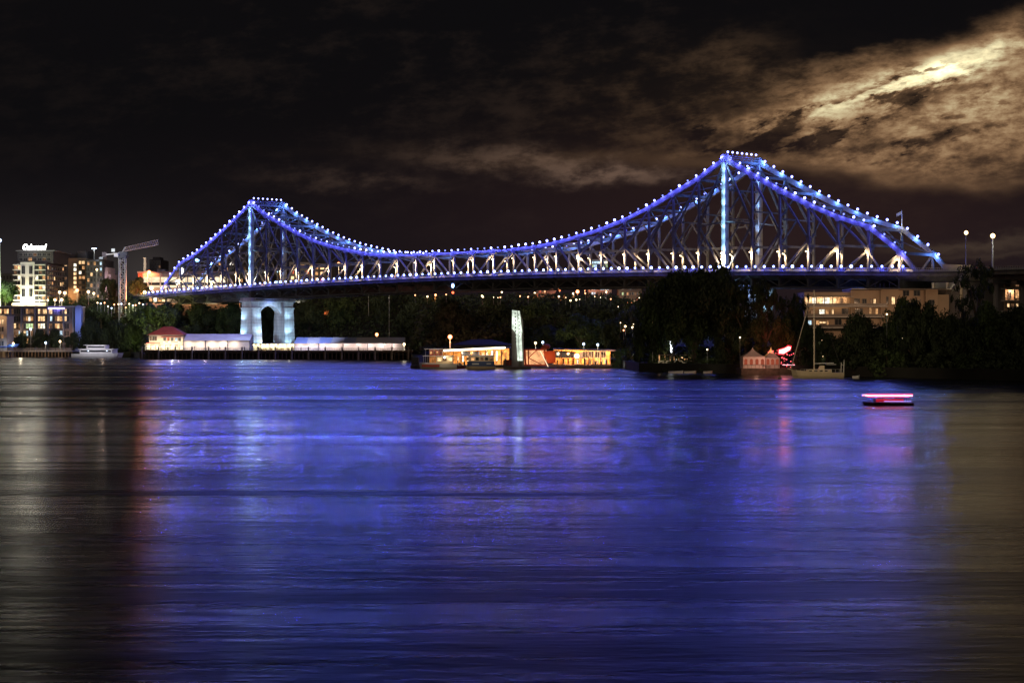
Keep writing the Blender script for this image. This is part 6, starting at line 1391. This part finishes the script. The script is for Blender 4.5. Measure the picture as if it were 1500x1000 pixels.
def tree(kind, px, pyt, pyb, wpx, Z, label, rz=0.0, name='broadleaf_tree', cat='tree', group=None):
    """crown from picture height pyt down to pyb, wpx wide; the trunk reaches the ground"""
    Z = max(Z, prof(px)[0]+3+wpx*.04)
    x = X(px, Z); zt, zb = H(pyt, Z), H(pyb, Z); g0 = ground(x, Z); hw_ = wpx/2/F*Z; hc = zt-zb
    r = thing(name, label, cat, (x, Z, g0), group, rz)
    c = bpy.data.objects.new('crown', TM[kind][0]); COL.objects.link(c); c.parent = r; c.location = (0, 0, zb-g0); c.scale = (hw_*1.02, hw_*1.02, hc)
    t = bpy.data.objects.new('trunk', TM[kind][1]); COL.objects.link(t); t.parent = r
    k = .55 if kind[0] != 't' else .3; sz = max(.5, (zb-g0)/k) if zb-g0 > 1.5 else hc; t.scale = (min(hw_, 7), min(hw_, 7), hc); t.location = (0, 0, zb-g0)
    if zb-g0 > .55*hc:
        m = MB(); m.tube((0, 0, -.3), (0, 0, zb-g0-.3*hc), .075*min(hw_, 7)*1.25, .075*min(hw_, 7)*.95, 8); q = m.build('lower_trunk', BARK, r, world=False)
    return r
TREES = [
 # right bank, the big mass beside the right arm
 ('d1', 985, 404, 512, 95, 490, 'huge dark tree, left half of the crown mass under the right arm'), ('d2', 1050, 394, 505, 110, 482, 'tallest dark tree reaching the lamps of the bridge deck'), ('d3', 1018, 425, 520, 100, 476, 'dark tree low in the middle of the big crown mass'),
 ('d2', 955, 440, 522, 60, 500, 'dark tree on the left flank of the big crown mass'), ('o1', 1108, 408, 500, 66, 484, 'loose dark tree with the blue lit pier glinting through it'), ('d1', 1072, 455, 535, 70, 476, 'dark tree left above the white tents'),
 ('o2', 1150, 432, 500, 50, 498, 'thin dark tree between the blue pier and the waterside flats'), ('d3', 1150, 470, 530, 50, 494, 'dark tree behind the red lantern'), ('b2', 1065, 508, 548, 60, 474, 'dark bush left of the pontoon'),
 ('d1', 1212, 490, 545, 70, 462, 'dark tree behind the yacht mast'), ('d2', 1262, 462, 545, 80, 458, 'dark tree right of the yacht below the lit flats'), ('d3', 1322, 444, 540, 75, 470, 'rounded dark tree covering the middle of the waterside flats'),
 ('d1', 1345, 446, 545, 80, 455, 'rounded dark tree rising over the right end of the waterside flats'), ('d2', 1395, 462, 550, 85, 446, 'dark tree right of the waterside flats'), ('o1', 1430, 382, 470, 66, 500, 'tall open dark tree silhouetted against the sky at right'),
 ('o2', 1412, 430, 500, 50, 488, 'thin dark tree in front of the bridge abutment'), ('d3', 1450, 452, 548, 90, 446, 'broad dark tree below the right edge flats'), ('d1', 1500, 455, 552, 95, 436, 'dark tree cut by the right edge of the picture'),
 ('b1', 1180, 520, 552, 60, 462, 'low bush behind the bow of the yacht'), ('b2', 1245, 520, 556, 70, 446, 'low bush right behind the stern of the yacht'), ('b1', 1305, 515, 558, 80, 444, 'low bank bush under the second tree right of the yacht'), ('b2', 1365, 515, 559, 80, 440, 'low bank bush under the tree at the end of the flats'), ('b1', 1425, 518, 560, 80, 434, 'low bank bush left of the right corner'), ('b2', 1485, 515, 562, 80, 426, 'low bank bush in the right corner of the bank'),
 ('b2', 1130, 510, 535, 40, 496, 'dark bush just behind the tents'),
 ('d3', 965, 420, 530, 80, 505, 'dark tree filling behind the left of the big crown mass'), ('d1', 1015, 402, 500, 100, 500, 'tall dark tree behind the middle of the big crown mass'), ('d1', 1190, 480, 545, 60, 480, 'dark tree low behind the bow of the yacht'), ('d2', 1290, 480, 550, 80, 470, 'dark tree low below the lit flats'), ('d3', 1370, 478, 550, 90, 462, 'dark tree low at the right end of the flats'), ('d1', 1420, 470, 552, 80, 458, 'dark tree low under the tall open tree'), ('d2', 1475, 470, 552, 80, 455, 'dark tree low beneath the right edge flats'),
 ('o2', 1170, 428, 500, 40, 515, 'slim dark tree at the left corner of the lit flats'), ('d1', 1163, 452, 520, 44, 510, 'dark tree behind the tents and left of the flats'),
 ('o1', 1092, 412, 500, 60, 478, 'loose dark tree just left of the blue glints'), ('o2', 1122, 420, 510, 56, 474, 'loose dark tree just right of the blue glints'), ('d2', 1112, 468, 520, 60, 490, 'dark tree low below the blue glints'),
 # bushes by the terminal
 ('b1', 912, 512, 546, 42, 578, 'bush lit white at the right end of the terminal'), ('b2', 938, 505, 548, 45, 560, 'dark bush right of the white lit bush'), ('b1', 962, 520, 548, 40, 508, 'low dark bush under the left of the crown mass'), ('b2', 1000, 531, 548, 60, 500, 'low dark hedge bush before the cafe terrace'), ('b1', 1040, 525, 549, 50, 492, 'low dark bush left of the small pale dinghy'),
 ('d3', 850, 464, 508, 82, 622, 'rounded olive tree rising behind the terminal roof'), ('d1', 905, 470, 515, 60, 612, 'dark tree right of the rounded olive tree'), ('d2', 800, 478, 508, 50, 640, 'dark tree left of the rounded olive tree'),
 # left bank
 ('d3', 8, 413, 442, 40, 930, 'green floodlit tree left of the hotel'), ('d2', -12, 418, 448, 30, 925, 'green floodlit tree cut by the left edge'), ('d1', 160, 409, 440, 34, 950, 'dark rounded tree right of the balconied block'), ('d3', 203, 408, 436, 36, 930, 'tree lit orange beside the office building'),
 ('d2', 148, 440, 475, 50, 915, 'dark tree left behind the crane mast'), ('d1', 200, 436, 480, 50, 895, 'dark tree right of the crane mast'), ('d2', 135, 468, 518, 50, 885, 'dark tree right of the rounded blue wall'), ('d1', 165, 472, 524, 50, 882, 'dark tree behind the white cruiser'), ('d3', 194, 478, 524, 46, 880, 'dark tree between the cruiser and the wharf house'),
 ('d3', 218, 448, 485, 50, 876, 'tree with yellow lit edge above the wharf house'), ('b1', 205, 500, 524, 30, 878, 'green lit bush at the left end of the wharf'), ('t2', 110, 441, 462, 20, 905, 'small tree behind the end of the curving roof'), ('t1', 76, 436, 450, 16, 930, 'palm like tree at the foot of the hotel flank'), ('t2', 98, 434, 450, 18, 930, 'leafy tree between the hotel flank and the brown tower'), ('t1', 120, 432, 450, 20, 940, 'small dark tree before the brown tower'),
 ('d2', 30, 488, 512, 26, 880, 'dark tree in front of the apartments, leftmost on the walkway'), ('d1', 60, 484, 511, 28, 880, 'dark tree in the middle of the walkway'), ('d2', 82, 482, 511, 26, 881, 'dark tree right of the middle of the walkway'), ('d1', 106, 488, 514, 26, 880, 'dark tree at the right end of the walkway'),
 ('d1', 250, 446, 490, 60, 872, 'dark tree behind the wharf house roof'), ('d2', 300, 445, 492, 60, 868, 'dark tree behind the left half of the left marquee'), ('d3', 340, 446, 495, 50, 866, 'dark tree close left of the arched pier'), ('d1', 390, 455, 500, 50, 868, 'dark tree seen through the arch of the pier'),
 ('d2', 452, 444, 495, 60, 872, 'dark tree close right of the arched pier'), ('d3', 500, 440, 498, 70, 880, 'dark tree behind the left of the right marquee'), ('d1', 555, 436, 500, 70, 885, 'dark tree behind the middle of the right marquee'), ('d2', 610, 438, 505, 70, 860, 'dark tree beyond the end of the wharf'),
 ('d1', 665, 442, 500, 70, 760, 'dark tree on the cliff behind the dark boat shed'), ('d2', 725, 438, 500, 75, 770, 'dark tree on the cliff left of the lit pylon'), ('d3', 785, 442, 500, 70, 765, 'dark tree on the cliff under the flat roofed house'), ('d1', 835, 448, 495, 60, 760, 'dark tree on the cliff above the olive tree'), ('d2', 885, 452, 500, 60, 740, 'dark tree below the clifftop offices'), ('d3', 930, 450, 505, 55, 640, 'dark tree just left of the big crown mass'),
]
for k, (kd, px, pt, pb, w_, Z, lab) in enumerate(TREES):
    tree(kd, px, pt, pb, w_, Z, lab, (k*1.7) % 6.28, 'shrub' if kd[0] == 'b' else 'broadleaf_tree', 'shrub' if kd[0] == 'b' else 'tree', ('dark trees of the right bank' if px > 930 else 'trees of the far bank') if kd[0] != 'b' else 'shrubs along the banks')
# wooded slope that reads as one mass
g = random.Random(77); m = MB()
for k in range(26000):
    px = g.uniform(118, 960); b_, s1, s2, hh = prof(px); s = g.uniform(s1*.7, s2+14); Z = b_+s
    if px < 215 and s < 20: continue
    x = X(px, Z); z = ground(x, Z)+g.uniform(.2, 3.2)*(1 if s < s2 else .45)
    n_ = Vector((g.gauss(0, 1), g.gauss(0, 1)-.6, g.gauss(0, 1)+.5)).normalized(); t_ = n_.orthogonal().normalized(); a_ = g.uniform(0, 6.28); b2 = n_.cross(t_); t2 = t_*math.cos(a_)+b2*math.sin(a_); b2 = n_.cross(t2); s_ = g.uniform(.5, 1.2); p = Vector((x, Z, z))
    m.add([p-t2*s_, p-b2*s_*.6, p+t2*s_, p+b2*s_*.6], [(0, 1, 2, 3)])
tag(m.build('wooded_slope', LEAFD, None), 'dark scrub covering the slope behind the wharf and terminal', 'scrub', kind='stuff')
m = MB()
for k in range(16000):
    px = g.uniform(930, 1720); b_, s1, s2, hh = prof(px); s = g.uniform(3, 60); Z = b_+s
    if 1085 < px < 1172 and s < 22: continue
    x = X(px, Z); z = ground(x, Z)+g.uniform(.1, 4.5)*min(1, s/14)
    n_ = Vector((g.gauss(0, 1), g.gauss(0, 1)-.6, g.gauss(0, 1)+.5)).normalized(); t_ = n_.orthogonal().normalized(); a_ = g.uniform(0, 6.28); b2 = n_.cross(t_); t2 = t_*math.cos(a_)+b2*math.sin(a_); b2 = n_.cross(t2); s_ = g.uniform(.3, .8); p = Vector((x, Z, z))
    m.add([p-t2*s_, p-b2*s_*.6, p+t2*s_, p+b2*s_*.6], [(0, 1, 2, 3)])
tag(m.build('undergrowth', LEAFD, None), 'dark undergrowth along the right bank', 'undergrowth', kind='stuff')
# lights that pick the leaves out
for px, py, Z, c, e in ((4, 446, 915, (.75, 1, .30), 11000), (-8, 440, 912, (.8, 1, .35), 6000), (203, 432, 912, (1, .28, .08), 16000), (214, 470, 858, (.8, .85, .25), 1600), (232, 450, 852, (.8, .8, .25), 3500), (206, 512, 866, (.8, .9, .4), 250), (150, 452, 895, (.8, .8, .5), 1500), (186, 450, 880, (.8, .85, .4), 2600), (300, 450, 850, (.6, .7, .3), 400), (455, 450, 850, (.6, .6, .25), 500),
                     (910, 535, 566, (.9, .95, 1.0), 260), (925, 520, 562, (.9, .95, .8), 160), (850, 500, 596, (.9, .6, .3), 700), (940, 455, 620, (1, .35, .1), 500), (1148, 500, 482, (1, .12, .08), 500), (1125, 505, 480, (1, .4, .1), 300), (1085, 520, 474, (1, .2, .1), 120), (1040, 470, 470, (1, .15, .1), 60), (1220, 505, 448, (.9, .5, .3), 90),
                     (96, 441, 918, (.9, .9, .5), 300), (690, 470, 730, (.8, .3, .25), 1500), (640, 475, 740, (.8, .3, .25), 900), (830, 440, 800, (1, .2, .08), 5000), (880, 446, 790, (1, .2, .08), 5000), (790, 436, 800, (1, .25, .1), 3000)):
    _bare_light((X(px, Z), Z, H(py, Z)), c, e*1.6, .4, 150, (X(px, Z), Z+8, H(py, Z)+1), .4)
# lamps glittering low among the left trees: the car park lights
g = random.Random(15)
for k in range(14):
    px = 142+k*5.2+g.uniform(-1, 1); py = 447+g.uniform(-3, 5)
    mast('garden_lamp', ['warm', 'white', 'reddish'][k % 3]+' tiny lamp in the row behind the crane mast, number %s from the left' % ['one', 'two', 'three', 'four', 'five', 'six', 'seven', 'eight', 'nine', 'ten', 'eleven', 'twelve', 'thirteen', 'fourteen'][k], px, py, 884, .06, [GW, GC, GO][k % 3], WW, 60, zb=H(py, 884)-4, hr=.36, cat='lamp', group='tiny lamps behind the crane mast')
